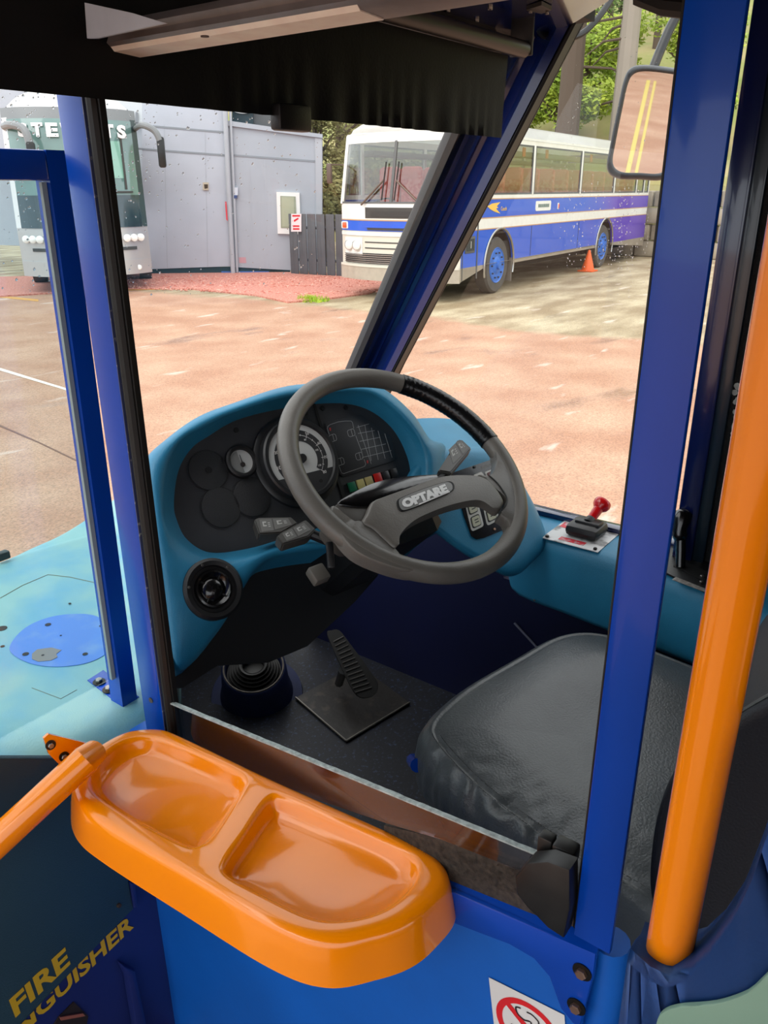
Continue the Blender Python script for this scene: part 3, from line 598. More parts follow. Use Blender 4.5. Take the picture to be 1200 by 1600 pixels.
for i in range(9):
    a = math.radians(222-264*i/8); s_ = str(i*10); wdt = .0038*len(s_); obj_ = text('dial_number', s_, sq(.0525*math.cos(a)-wdt/2, .0525*math.sin(a)-.0025, .0011), pu, pv, wdt, WHITE, spd, depth=.0002)
for i, s_ in enumerate(('20', '40', '60', '80', '100', '120')):
    a = math.radians(195-245*i/5.4); wdt = .0022*len(s_); text('dial_number', s_, sq(.039*math.cos(a)-wdt/2, .039*math.sin(a)-.0015, .0011), pu, pv, wdt, WHITE, spd, depth=.0002)
bm = B(); lathe(bm, [(.009, 0), (.008, .006), (0, .006)], sq(0, 0, .001), pn, 20); obj('dial_boss', bm, BLACK, spd)
bm = B(); disc(bm, 490, 757, .0035, .0295, .0305); obj('reset_knob', bm, RUBBER, spd)
# screws, slot
for x, y in ((369, 672), (477, 646), (504, 638), (540, 625+12)):
    bm = B(); disc(bm, x, y, .005, 0, .0012, 16); obj('screw', bm, RUBBER, ip)
bm = B(); slab(bm, [pp(x, y) for x, y in ((488, 630), (492, 630), (540, 778), (535, 779))], pn*.0012); obj('panel_slot', bm, RUBBER, ip, smooth=False)
def z7(x, y): return (430+x/4.8, 620+y/4.8)
lampplate = [z7(*p) for p in ((370,205),(378,192),(620,136),(640,136),(850,285),(868,305),(900,440),(898,470),(885,485),(510,600),(492,595),(480,580))]
bm = B(); slab(bm, [pp(*p) for p in lampplate], pn*.0015, bev=.0006); lpn = obj('lamp_diagram', bm, M('diagram_grey', (52,53,56), .45), ip)
bm = B()
def line(pts, w=.0009):
    for a, b in zip(pts, pts[1:]):
        a, b = pp(*z7(*a), .0017), pp(*z7(*b), .0017); d = (b-a).normalized().cross(pn)*w/2; slab(bm, [a+d, b+d, b-d, a-d], pn*.0003)
line([(402,285),(388,240),(392,222),(410,210),(470,190),(520,184),(566,184),(576,195),(586,240)]); line([(600,292),(640,400),(648,420)]); line([(662,470),(676,505),(668,522),(650,530),(510,578),(494,572),(468,500)]); line([(456,462),(414,338)])
for cx_, cy_ in ((430, 310), (568, 272), (488, 487), (628, 447)):
    q_ = [(-26,-18),(8,-30),(20,-22),(28,10),(22,20),(-10,30),(-22,22),(-30,-8),(-26,-18)]; line([(cx_+a, cy_+b) for a, b in q_]); line([(cx_-4, cy_-26), (cx_+10, cy_+24)])
for i in range(5): line([(600+i*10+8, 225+i*60-8 if i else 232), (700+i*42, 205+i*50)])
for i in range(5): line([(622+i*50-4, 190+i*22 if i else 215), (665+i*52+(52 if i == 0 else 0), 470-i*8+(35 if i == 0 else 20))])
obj('diagram_lines', bm, M('line_white', (170,172,172), .5), lpn, smooth=False)
bm = B()
for x, y in ((408, 246), (688, 490)): 
    c_ = pp(*z7(x, y), .0018); slab(bm, [c_+pu*a+pv*b for a, b in ((-.002, -.003), (.001, -.003), (.003, .003), (-.001, .003))], pn*.0003)
obj('diagram_marks', bm, M('mark_red', (190,60,60), .5), lpn, smooth=False, kind='stuff')
bm = B(); slab(bm, [pp(*z7(x, y)) for x, y in ((528,655),(900,530),(925,600),(560,722))], pn*.0012); obj('lamp_row_base', bm, RUBBER, ip, smooth=False)
for (x, y), c_, lb in (((573,678), (40,128,92), 'green'), ((637,657), (224,212,140), 'yellow'), ((700,637), (206,190,130), 'dull yellow'), ((765,610), (222,40,36), 'red'), ((824,596), (44,44,46), None), ((886,575), (44,44,46), None)):
    bm = B(); q = pp(*z7(x, y), .0012); slab(bm, [q+pu*a+pv*b for a, b in ((-.0085, -.0095), (.0085, -.0095), (.0085, .0095), (-.0085, .0095))], pn*.004, bev=.001); obj('warning_lamp', bm, M('lamp_%s' % (lb or 'off').replace(' ', '_'), c_, .3), ip, label=(lb+' square lamp') if lb else None)
# round air vent on the left lobe
LE = .049; av = empty('air_vent', pq(332, 922, LE), 'round black air vent set in the teal lobe left of the steering column', 'vent')
vc = pq(332, 921, LE-.004); prf = [(.052, -.010), (.052, .006), (.047, .010), (.040, .008), (.038, .003), (.033, .003), (.031, .009), (.028, .010), (.022, .003), (.019, .002), (.018, .006), (.010, .010), (0, .012)]
bm = B(); lathe(bm, prf[:6], vc, pn, 48); obj('vent_bezel', bm, BLACK, av)
bm = B(); lathe(bm, prf[5:10], vc, pn, 40); obj('vent_ring', bm, M('gloss_black'), av)
bm = B(); lathe(bm, [(.022, .001)]+prf[10:], vc, pn, 32); lathe(bm, [(.006, .010), (.006, .016), (0, .017)], vc, pn, 16); obj('vent_knob', bm, M('gloss_black'), av)
for a in (40, 160, 100): bolt(av, vc+pn*.008+(pu*math.cos(math.radians(a+0))+pv*math.sin(math.radians(a)))*.0435, pn, .0025, washer=False)
for k in range(4):
    bm = B(); a = math.radians(45+90*k); d = pu*math.cos(a)+pv*math.sin(a); tube(bm, [vc+d*.016+pn*.005, vc+d*.031+pn*.006], .0015, 6); obj('vent_spoke', bm, BLACK, av)
bm = B(); kp_ = [pq(x, y, -.09) for x, y in ((262,1000),(300,900),(400,860),(560,845),(610,850),(590,900),(555,940),(480,1010),(420,1035),(340,1040),(285,1075),(262,1075))]; slab(bm, kp_, pn*-.02); obj('knee_panel', bm, M('black_bulkhead'), db, smooth=False)
# ---- steering wheel
WC = V((1.093, .761, 1.394)); WN = V((-.112, -.571, .821)).normalized()
def wq(x, y, e=0): return onp(x, y, WC+WN*e, WN)
sw_ = empty('steering_wheel', WC, 'large grey rubber steering wheel with lettered centre pad and black tape wrapped on its rim', 'steering wheel')
wu = WN.cross(zv).normalized()*-1; wu = wu if wu.x > 0 else -wu; wv = WN.cross(wu); wv = wv if wv.z > 0 else -wv
def rim(bm, a0, a1, r, R=.2225, n=96, ell=1.0):
    rg = []
    for i in range(n+1):
        a = a0+(a1-a0)*i/n; d = wu*math.cos(a)+wv*math.sin(a); rr = r(i/n) if callable(r) else r
        rg.append([WC+d*R+d*rr*math.cos(t*math.pi/8)+WN*rr*.95*math.sin(t*math.pi/8) for t in range(16)])
    return rg
bm = B(); rg = rim(bm, 0, 2*math.pi, .0185)[:-1]; vr = [[bm.verts.new(p) for p in r] for r in rg]
for i in range(len(vr)):
    a, b = vr[i], vr[(i+1) % len(vr)]
    for k in range(16): bm.faces.new((a[k], a[(k+1) % 16], b[(k+1) % 16], b[k]))
obj('rim', bm, GREYR, sw_)
def wang(x, y): q = wq(x, y)-WC; return math.atan2(q.dot(wv), q.dot(wu))
a0, a1 = wang(626, 592), wang(768, 690); random.seed(4); jj = [random.uniform(0, .0012) for _ in range(200)]
bm = B(); loft(bm, rim(bm, a1, a0, lambda t: .0198+.0002*math.sin(t*140)+.4*jj[int(t*60)], n=80), True, True, True); obj('tape_wrap', bm, M('black_tape', (14,14,15), .25, bump=.5, bscale=120, var=.3, vscale=100), sw_, angle=1.5)
def wslab(name, px, e0, e1, mat, bev=.004, par=None, k=5, ang=1.2, label=None):
    bm = B(); pts = crs([wq(x, y, e1) for x, y in px], k); vs = [bm.verts.new(p) for p in pts]; c_ = sum(pts, V((0, 0, 0)))/len(pts)
    rings = []
    for ins, e in ((1.0, e0-e1), (1.0, -bev*1.6), (.985, -bev*.5), (.96, -bev*.1), (.93, 0)):
        if bev == 0 and ins not in (1.0,): continue
        rings.append([c_+(p-c_)*ins+WN*e for p in pts])
    bm.free(); bm = B(); vr = loft(bm, rings, True)
    for r_ in (vr[0], vr[-1]):
        bmesh.ops.triangle_fill(bm, edges=[bm.edges.get((r_[i], r_[(i+1) % len(r_)])) for i in range(len(r_))], use_beauty=True)
    return obj(name, bm, mat, par or sw_, angle=ang, label=label)
wslab('spoke', [(748,742),(764,742),(773,733),(777,718),(775,700),(792,705),(812,750),(820,795),(818,835),(806,845),(799,830),(793,812),(783,803),(789,790),(788,775)], -.012, .012, GREYR, .008)
wslab('spoke', [(566,814),(552,812),(535,800),(518,788),(520,815),(555,860),(610,885),(650,893),(650,882),(632,872),(620,858),(600,838)], -.012, .014, GREYR, .008)
wslab('centre_pad', [(566,815),(572,800),(580,783),(598,775),(640,760),(690,743),(730,740),(758,744),(775,757),(789,778),(789,787),(780,795),(755,781),(720,785),(680,798),(645,815),(622,838),(618,856),(600,842),(583,826)], -.004, .018, GREYR, .010)
wslab('column_cap', [(527,788),(545,772),(585,753),(630,744),(690,740),(705,746),(650,770),(585,792)], -.06, .012, M('gloss_black'), .012, label='glossy black cap')
wslab('cap_side', [(521,797),(532,784),(560,782),(584,786),(578,808),(560,832),(538,820)], -.06, .009, M('cap_grey', (70,66,61), .5), .004)
for px_ in ([(764,743),(778,756),(791,776),(791,788),(784,797)], [(565,816),(582,827),(600,844),(616,858)]):
    bm = B(); tube(bm, crs([wq(x, y, .0125) for x, y in px_], 4, False), .0016, 6); obj('pad_seam', bm, RUBBER, sw_)
BE = .0195
badge_c = [(620,784),(628,777),(660,764),(695,753),(706,753),(710,760),(705,768),(670,784),(640,796),(625,798)]
wslab('badge_edge', badge_c, .014, BE-.0005, RUBBER, 0)
cx0 = wq(663, 776, BE); bc = [(cx0+(wq(x, y, BE)-cx0)*.93) for x, y in badge_c]
bm = B(); slab(bm, crs(bc, 4), WN*.0006); obj('badge_plate', bm, M('badge_grey', (120,120,118), .35, .3), sw_)
ou, ov = wq(701, 755, BE+.001)-wq(624, 783, BE+.001), wq(628, 795, BE)-wq(622, 781, BE)
tl, bl_ = wq(625, 780.5, BE+.0008), wq(632, 795, BE+.0008)
text('badge_lettering', 'OPTARE', bl_, (ou).normalized(), (tl-bl_).normalized(), (wq(703, 766, BE)-wq(632, 793, BE)).length*.97, M('badge_white', (235,235,233), .4), sw_, height=(tl-bl_).length*.92, depth=.0012, bold=.065)
bm = B(); a_, b_ = wq(655, 789, BE+.001), wq(703, 769, BE+.001); d = (tl-bl_).normalized()*.0022; slab(bm, [a_, b_, b_+d, a_+d], WN*.0006); obj('badge_underline', bm, M('badge_white'), sw_, smooth=False)
# ---- column and stalks
cl_ = empty('steering_column', WC-WN*.4, 'dark plastic steering column shroud with ignition switch beneath the wheel', 'steering column')
bm = B(); c1, c2, c3 = WC-WN*.03, WC-WN*.17+V((-.01, .03, 0)), WC-WN*.40+V((0, .05, 0)); rg = []
for c_, w_, h_ in ((WC-WN*.05-wv*.03, .045, .03), (WC-WN*.09-wv*.05, .075, .045), (c2-wv*.03, .075, .07), (c3, .055, .065), (c3-WN*.10+V((0, .05, 0)), .03, .03)):
    rg.append([c_+wu*w_*a+wv*h_*b for a, b in ((-1, -.7), (-.7, -1), (.7, -1), (1, -.7), (1, .7), (.7, 1), (-.7, 1), (-1, .7))])
loft(bm, rg, True, True, True); obj('column_shroud', bm, M('shroud_black', (15,17,19), .55, bump=.2, bscale=300), cl_, angle=.4)
bm = B(); ic = at(497, 898, D=1.30); box(bm, ic, (.03, .03, .02), frame(WN), bev=.004); obj('ignition_switch', bm, M('ignition_grey', (92,88,82), .4), cl_)
bm = B(); box(bm, at(516, 868, D=1.27), (.012, .045, .012), frame((.4, .4, -.5)), bev=.003); obj('column_lever', bm, BLACK, cl_)
def stalk(px, D0, base, lb, marks):
    s_ = empty('control_stalk', at(*px[0], D=D0), lb, 'stalk'); pt = at(*px[0], D=D0); nn = (WN*.8+V((0, 0, .3))).normalized()
    bm = B(); slab(bm, [onp(x, y, pt, nn) for x, y in px], nn*-.020, bev=0)
    bmesh.ops.bevel(bm, geom=bm.edges[:], offset=.0022, segments=2, affect='EDGES'); obj('stalk_head', bm, M('stalk_grey', (66,64,61), .42), s_)
    e_ = onp(*px[len(px)//2], pt, nn)-nn*.010; bm = B(); tube(bm, [onp(*base[0], pt, nn)-nn*.012, onp(*base[1], pt, nn)-nn*.02], .009, 10); obj('stalk_arm', bm, BLACK, s_)
    for q4 in marks:
        bm = B(); P = [onp(x, y, pt, nn) for x, y in q4]; slab(bm, P, nn*.0005); obj('label_pad', bm, M('stalk_pad', (98,97,94), .5), s_, smooth=False)
        a, b, c_, d = P; bm = B(); f = lambda u, v: (a*(1-u)+b*u)*(1-v)+(d*(1-u)+c_*u)*v
        for u0, u1, v0, v1 in ((.2, .3, .2, .6), (.3, .5, .2, .3), (.3, .5, .5, .6), (.62, .8, .3, .36), (.62, .8, .45, .51), (.62, .8, .6, .66)): slab(bm, [f(u0, v0)+nn*.0006, f(u1, v0)+nn*.0006, f(u1, v1)+nn*.0006, f(u0, v1)+nn*.0006], nn*.0002)
        obj('stalk_symbol', bm, M('symbol_grey', (170,170,166), .5), s_, smooth=False)
stalk([(397,812),(403,808),(455,807),(466,817),(440,832),(405,834)], 1.39, ((455,820),(540,835)), 'upper grey control stalk left of the column with printed symbols', [((405,812),(424,811),(428,829),(409,831)), ((426,811),(450,810),(456,820),(430,828))])
stalk([(432,838),(440,831),(478,811),(494,826),(482,838),(442,850)], 1.30, ((485,825),(560,850)), 'lower grey control stalk left of the column, overlapping the other', [((441,834),(456,826),(464,839),(448,845)), ((458,825),(475,817),(486,828),(466,838))])
stalk([(716,686),(723,687),(737,700),(705,738),(685,735)], 1.50, ((698,732),(660,770)), 'grey control stalk reaching up right of the centre pad', [((712,691),(721,690),(732,700),(723,710)), ((701,703),(711,693),(721,712),(708,725))])
# ---- pale console at left
cs = empty('front_console', at(60, 1000, Z=.7), 'pale blue-green moulded console with round blue patch at far left', 'console')
CT = [(-260,1170),(-80,1150),(60,1140),(150,1128),(205,1112),(240,1088),(258,1030),(245,900),(228,770),(205,768),(180,778),(150,800),(100,832),(50,855),(0,877),(-150,930),(-320,1000)]
def cring2(z, ins):
    pts = [at(x, y, Z=1.045) for x, y in CT]; c_ = sum(pts, V((0, 0, 0)))/len(pts); out = []
    for p in pts: d = (p-c_); d.z = 0; q = p+d.normalized()*ins; q.z = z; out.append(q)
    return crs(out, 6)
PALE = M('pale_teal_top', (84,148,166), .5, var=.16, vscale=6, bump=.25, bscale=400)
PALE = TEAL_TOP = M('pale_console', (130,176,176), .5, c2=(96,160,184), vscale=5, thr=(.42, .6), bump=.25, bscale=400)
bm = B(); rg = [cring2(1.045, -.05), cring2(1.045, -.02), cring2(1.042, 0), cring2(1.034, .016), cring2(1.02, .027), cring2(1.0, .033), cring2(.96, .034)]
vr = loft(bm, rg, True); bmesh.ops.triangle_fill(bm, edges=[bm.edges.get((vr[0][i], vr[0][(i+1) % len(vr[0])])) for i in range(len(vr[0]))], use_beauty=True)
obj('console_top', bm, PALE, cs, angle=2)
bm = B(); rg = [cring2(.958, .028), cring2(.945, .026), cring2(.3, .01)]; loft(bm, rg, True); obj('console_side', bm, M('shaded_teal_side', (40,66,76), .5, var=.12, vscale=5, bump=.3, bscale=400), cs, angle=2)  # console teal with the shade under the shelf put into its colour
bm = B(); out = crs([at(x, y, Z=1.0455) for x, y in ((15,1015),(35,985),(70,967),(110,960),(150,963),(178,985),(172,1015),(140,1035),(90,1042),(45,1036))], 6); slab(bm, out, (0, 0, .0008)); obj('blue_patch', bm, M('patch_blue', (70,124,205), .5, c2=(96,140,200), vscale=20, thr=(.5, .7)), cs, smooth=False)
bm = B(); out = [at(x, y, Z=1.0465) for x, y in ((50,1022),(58,1015),(80,1012),(96,1016),(88,1022),(90,1027),(80,1032),(60,1034),(50,1030))]; slab(bm, out, (0, 0, .0006)); obj('torn_label', bm, M('torn_grey', (128,126,122), .7), cs, smooth=False)
for x, y, r in ((75,976,.006),(158,978,.004),(40,1022,.006),(133,1022,.005),(3,982,.010),(4,1010,.004),(109,943,.003),(95,993,.002),(67,1024,.003)):
    bm = B(); lathe(bm, [(r, 0), (r, .0006), (0, .0006)], at(x, y, Z=1.0466 if 20 < x < 175 else 1.0452), zv, 14); obj('hole', bm, RUBBER, cs)
bm = B(); tube(bm, [at(x, y, Z=1.045) for x, y in ((0,935),(35,915),(75,898),(110,902),(150,911))], .0012, 5); tube(bm, [at(x, y, Z=1.045) for x, y in ((50,1075),(95,1092),(120,1078))], .0008, 5); obj('moulding_seam', bm, M('seam_tan', (112,118,100), .7), cs)
bm = B(); box(bm, at(4, 868, Z=1.06), (.03, .02, .02), bev=.004); obj('hook', bm, M('hook_dark', (40,42,42), .5), cs)
# inner return of the console beside the cab
bm = B(); slab(bm, [at(x, y, D=1.28) for x, y in ((250,930),(262,955),(274,1060),(276,1100),(262,1100),(252,1000))], (.02, .03, 0), bev=.003); obj('inner_return', bm, TEAL, cs)
# lower panel with lettering
kp = empty('equipment_panel', (.4, .96, .3), 'dark blue lower panel lettered in yellow beneath the orange hand rail', 'panel')
YP = .962; bm = B(); slab(bm, [(-.4, YP, .30), (.60, YP, .30), (.60, YP, 1.0), (-.4, YP, 1.0)], (0, .01, 0)); obj('panel_sheet', bm, M('indigo_panel', (28,40,98), .38, var=.15, vscale=4), kp)
DT = M('shaded_teal_side'); bm = B(); slab(bm, [at(x, y, Y=YP) for x, y in ((-120,1180),(225,1180),(225,1300),(196,1372),(204,1416),(18,1604),(-120,1740))], (0, -.010, 0), bev=.004); obj('upper_cover', bm, DT, kp)  # same teal, darkened in colour for the shade below the shelf
bm = B(); slab(bm, [at(x, y, Y=YP-.002) for x, y in ((182,1500),(192,1520),(212,1640),(232,1640),(204,1510))], (0, -.016, 0), bev=.006); obj('pressed_rib', bm, M('indigo_panel'), kp)
bm = B(); slab(bm, [at(x, y, Y=YP-.003) for x, y in ((92,1590),(116,1566),(138,1588),(128,1640),(60,1640))], (0, .0025, 0)); obj('recess', bm, M('recess_brown', (34,20,16), .7), kp, smooth=False)
bm = B(); slab(bm, [at(x, y, Y=YP-.004) for x, y in ((92,1588),(128,1582),(132,1586),(94,1593))], (0, -.003, 0)); obj('recess_edge', bm, M('recess_edge', (150,84,66), .6), kp, smooth=False)
YEL = M('yellow_lettering', (206,160,28), .5)
def pxtext(nm, s_, p0, p1, ptop, Y, par):
    o_, e_, t_ = at(*p0, Y=Y), at(*p1, Y=Y), at(*ptop, Y=Y); text(nm, s_, o_, (e_-o_).normalized(), (t_-o_).normalized(), (e_-o_).length, YEL, par, height=(t_-o_).length, bold=.03)
pxtext('lettering', 'FIRE', (24, 1590), (110, 1506), (14, 1563), YP-.0105, kp)
pe, ps = V((209, 1449)), V((45, 1607)); dd = (pe-ps)/8.0; p_full = pe-(pe-ps)*1.664
pxtext('lettering', 'EXTINGUISHER', tuple(p_full), (209, 1449), tuple(p_full+V((-9, -24))), YP-.0005-.0005, kp)
bolt(kp, at(185, 1414, Y=YP-.010), (0, -1, 0), .004, washer=False, mat=M('rusty', (50,36,30), .8)); 
bm = B(); slab(bm, [at(x, y, Y=YP-.002) for x, y in ((198,1375),(205,1375),(209,1412),(204,1414))], (0, -.012, 0), bev=.002); obj('cover_edge', bm, M('indigo_panel'), kp)
# ---- ledge on the offside wall
ld = empty('side_ledge', (1.55, .4, .95), 'teal moulded ledge along the window wall carrying the red lever', 'ledge')
bm = B(); rg = []
for Y, xi in ((.80, 1.60), (.77, 1.555), (.74, 1.535), (.70, 1.525), (.62, 1.518), (.50, 1.502), (.32, 1.478), (.19, 1.44), (0, 1.42), (-.5, 1.42)):
    zt = 1.122; rg.append([V((1.67, Y, zt)), V((xi+.03, Y, zt)), V((xi+.012, Y, zt-.003)), V((xi+.002, Y, zt-.012)), V((xi-.004, Y, zt-.03)), V((xi-.015, Y, zt-.15)), V((xi-.005, Y, zt-.165)), V((xi+.08, Y, zt-.17))])
loft(bm, rg, False); obj('ledge_skin', bm, TEAL, ld, angle=2)
bm = B(); bb(bm, (1.64, .33, 1.12), (1.675, .95, 1.135), bev=.003); obj('sill_strip', bm, M('dark_blue_gloss'), ld)
for x, y in ((835, 938), (933, 970)): bm = B(); lathe(bm, [(.003, 0), (.002, .002), (0, .002)], at(x, y, X=1.497), (-1, 0, 0), 10); obj('screw', bm, STEEL, ld)
bm = B(); slab(bm, [at(x, y, X=1.596) for x, y in ((805, 972), (840, 1010), (900, 1040), (900, 1042), (838, 1012), (803, 974))], (-.002, 0, 0)); obj('panel_joint', bm, M('joint_grey', (110,112,130), .5), ld, smooth=False)
# red lever
rl = empty('handbrake_lever', (1.59, .62, 1.123), 'small red knobbed lever on a worn white plate on the teal ledge', 'lever')
bm = B(); bb(bm, (1.520, .556, 1.1222), (1.660, .690, 1.1245), bev=.001); obj('plate', bm, M('worn_white_plate', (205,205,205), .45, c2=(120,118,118), vscale=28, thr=(.5, .62)), rl)
for a, b in ((1.528, .566), (1.528, .680), (1.652, .566), (1.652, .680)): bolt(rl, (a, b, 1.1246), (0, 0, 1), .0042, washer=False, mat=M('dark_steel', (60,58,56), .4, 1))
for lo_, hi_ in (((1.532, .595, 1.1246), (1.550, .655, 1.1252)), ((1.60, .664, 1.1246), (1.632, .684, 1.1252))):
    bm = B(); bb(bm, lo_, hi_); obj('red_plate_mark', bm, M('plate_red', (206,40,56), .5, c2=(190,150,154), vscale=90, thr=(.5, .6)), rl, smooth=False)
bm = B(); bb(bm, (1.555, .575, 1.1246), (1.632, .655, 1.155), bev=.014); bb(bm, (1.578, .582, 1.15), (1.61, .64, 1.161), bev=.004); obj('lever_housing', bm, BLACK, rl)
hb = at(908, 826, Z=1.155); hb = V((1.592, .612, 1.155)); ht = at(939, 790, D=(at(908, 828, X=1.592)-CAM).dot(fwv)); ax = (ht-hb).normalized()
bm = B(); lathe(bm, [(.012, 0), (.011, .012), (.009, .016)], hb, ax, 20); obj('lever_boot', bm, BLACK, rl)
L_ = (ht-hb).length; RED = M('red_plastic', (205,14,20), .25, coat=.5)
bm = B(); lathe(bm, [(.0095, .010), (.0105, .02), (.0115, L_-.012), (.018, L_-.004), (.0205, L_+.004), (.019, L_+.011), (.012, L_+.015), (0, L_+.016)], hb, ax, 28); obj('lever_knob', bm, RED, rl)
# black gear selector in its slot
gs = empty('gear_selector', (1.6, .38, 1.12), 'black gear selector handle rising from a slotted plate between posts', 'lever')
bm = B(); slab(bm, [at(x, y, Z=1.124) for x, y in ((1032, 893), (1048, 850), (1112, 878), (1112, 932))], (0, 0, .004), bev=.001); obj('slot_plate', bm, BLACK, gs)
bm = B(); slab(bm, [at(x, y, Z=1.1285) for x, y in ((1050, 906), (1056, 902), (1106, 922), (1106, 927))], (0, 0, .001)); obj('worn_edge_strip', bm, M('worn_metal', (165,160,155), .45, .6, var=.4, vscale=120), gs, smooth=False)
bm = B(); slab(bm, [at(x, y, Z=1.1285) for x, y in ((1052, 885), (1060, 872), (1108, 895), (1100, 908))], (0, 0, .0006)); obj('slot', bm, RUBBER, gs, smooth=False)
gb = at(1063, 886, Z=1.128); gd = (gb-CAM).dot(fwv); gt = at(1066, 802, D=gd)
bm = B(); tube(bm, [gb, at(1064, 842, D=gd)], .010, 14); obj('selector_stem', bm, M('gloss_black'), gs)
bm = B(); tube(bm, [at(1063, 844, D=gd), at(1062, 836, D=gd), at(1062, 826, D=gd), at(1065, 812, D=gd), at(1069, 801, D=gd), at(1070, 796, D=gd)], [.012, .015, .014, .018, .017, .008], 16); obj('selector_grip', bm, M('gloss_black'), gs, angle=1.5)
for x, y in ((1097, 902), (1096, 911)): bolt(gs, at(x, y, Z=1.1285), (0, 0, 1), .0042, washer=False)
# ---- floor items
pd = empty('accelerator_pedal', at(560, 1080, Z=.6), 'long ribbed black accelerator pedal on the dark cab floor', 'pedal')
pc_ = V((1.36, 1.15, .68)); pnn = V((-.45, -.55, .70)).normalized()
bm = B(); slab(bm, crs([onp(x, y, pc_, pnn) for x, y in ((512,992),(518,985),(530,985),(545,1003),(585,1058),(591,1072),(586,1085),(568,1090),(553,1080),(535,1045))], 3), pnn*-.012, bev=0); obj('pedal_pad', bm, M('pedal_rubber', (24,23,22), .5), pd)
for k in range(13):
    y0 = 1000+k*6.6; xa = 516+(y0-992)*.42; wd_ = 17+k*.9; bm = B(); tube(bm, [onp(xa+2, y0+3, pc_+pnn*.001, pnn), onp(xa+wd_, y0-5, pc_+pnn*.001, pnn)], .0022, 6); obj('tread_rib', bm, M('tread_grey', (52,50,48), .45), pd)
bm = B(); tube(bm, [pc_-pnn*.01, pc_-pnn*.10+V((0, 0, -.02))], .012, 8); obj('pedal_arm', bm, BLACK, pd)
mt_ = empty('floor_plate', at(540, 1100, Z=.55), 'square steel-edged hatch plate on the cab floor under the pedal', 'plate')
bm = B(); q4 = [at(x, y, Z=.552) for x, y in ((462, 1092), (541, 1160), (640, 1100), (560, 1040))]; slab(bm, q4, (0, 0, .004)); obj('plate_sheet', bm, M('grimy_plate', (26,22,18), .5, c2=(58,50,42), vscale=30, thr=(.55, .7), bump=.5, bscale=60), mt_, smooth=False)
for a, b in ((q4[0], q4[1]), (q4[1], q4[2])):
    bm = B(); tube(bm, [a+V((0, 0, .005)), b+V((0, 0, .005))], .0028, 6); obj('edge_trim', bm, M('dull_steel', (128,124,116), .4, .8), mt_)
bt_ = empty('gaiter_housing', (1.2, 1.33, .55), 'blue round housing holding a black ribbed gaiter on the cab floor', 'housing')
bc_ = V((1.27, 1.39, .55)); bax = V((-.30, -.28, 1)).normalized()
bm = B(); lathe(bm, [(.130, -.02), (.125, .008), (.100, .014), (.092, .05), (.086, .13), (.082, .135), (.076, .135), (.074, .10)], bc_, bax, 48); obj('housing_skin', bm, M('housing_blue', (6,22,64), .6, var=.2, vscale=10), bt_)
pf = [(.074, .10)];
for k in range(6): pf += [(.072-k*.007, .112+k*.008), (.063-k*.007, .108+k*.008)]
pf += [(.03, .15), (.028, .12), (0, .12)]
bm = B(); lathe(bm, pf, bc_, bax, 40); obj('gaiter', bm, M('gaiter_black', (16,15,15), .5), bt_)
bm = B(); tube(bm, [bc_+frame(bax) @ V((.079*math.cos(a*math.pi/18), .079*math.sin(a*math.pi/18), .136)) for a in range(36)], .0025, 6, closed=True); obj('gaiter_rim', bm, M('rim_dirty', (66,58,50), .6, var=.5, vscale=60), bt_)
# ---- exterior mirror
mc = V((1.93, .70, 1.98)); mn = V((-.80, -.60, -.05)).normalized()
mn = V((-.82, -1.32, -.203)).normalized()
em = empty('door_mirror', mc, 'grey framed exterior mirror on a curved arm outside the side window', 'mirror')
mo = [(950,262),(955,225),(967,165),(976,125),(986,108),(1005,103),(1040,106),(1075,112),(1100,122),(1100,160),(1088,200),(1072,240),(1052,268),(1032,280),(1000,279),(965,277)]
def mring(s, e):
    c_ = V((1028, 190)); return crs([onp(c_.x+(x-c_.x)*s, c_.y+(y-c_.y)*s, mc+mn*e, mn) for x, y in mo], 4)
bm = B(); loft(bm, [mring(.90, .0), mring(.905, .006), mring(.95, .009), mring(1.0, .003), mring(1.02, -.012), mring(.98, -.035), mring(.75, -.055)], True, False, True); obj('mirror_housing', bm, M('mirror_grey', (62,66,70), .45, bump=.2, bscale=300), em, angle=1.5)
bm = B(); rr_ = mring(.91, .003); c_ = sum(rr_, V((0, 0, 0)))/len(rr_); rings = []
rings.append(rr_); vr = [[bm.verts.new(p) for p in rr_]]; bm.faces.new(vr[0]); obj('mirror_glass', bm, M('mirror_silver', (225,225,225), .015, 1), em, angle=3)
md = (mc-CAM).dot(fwv)
bm = B(); tube(bm, crs([at(x, y, D=md+.06) for x, y in ((1012,150),(1018,118),(1024,98),(1045,48),(1062,15),(1078,-30))], 4, False), .011, 12); obj('mirror_arm', bm, M('arm_black', (26,28,30), .35), em)
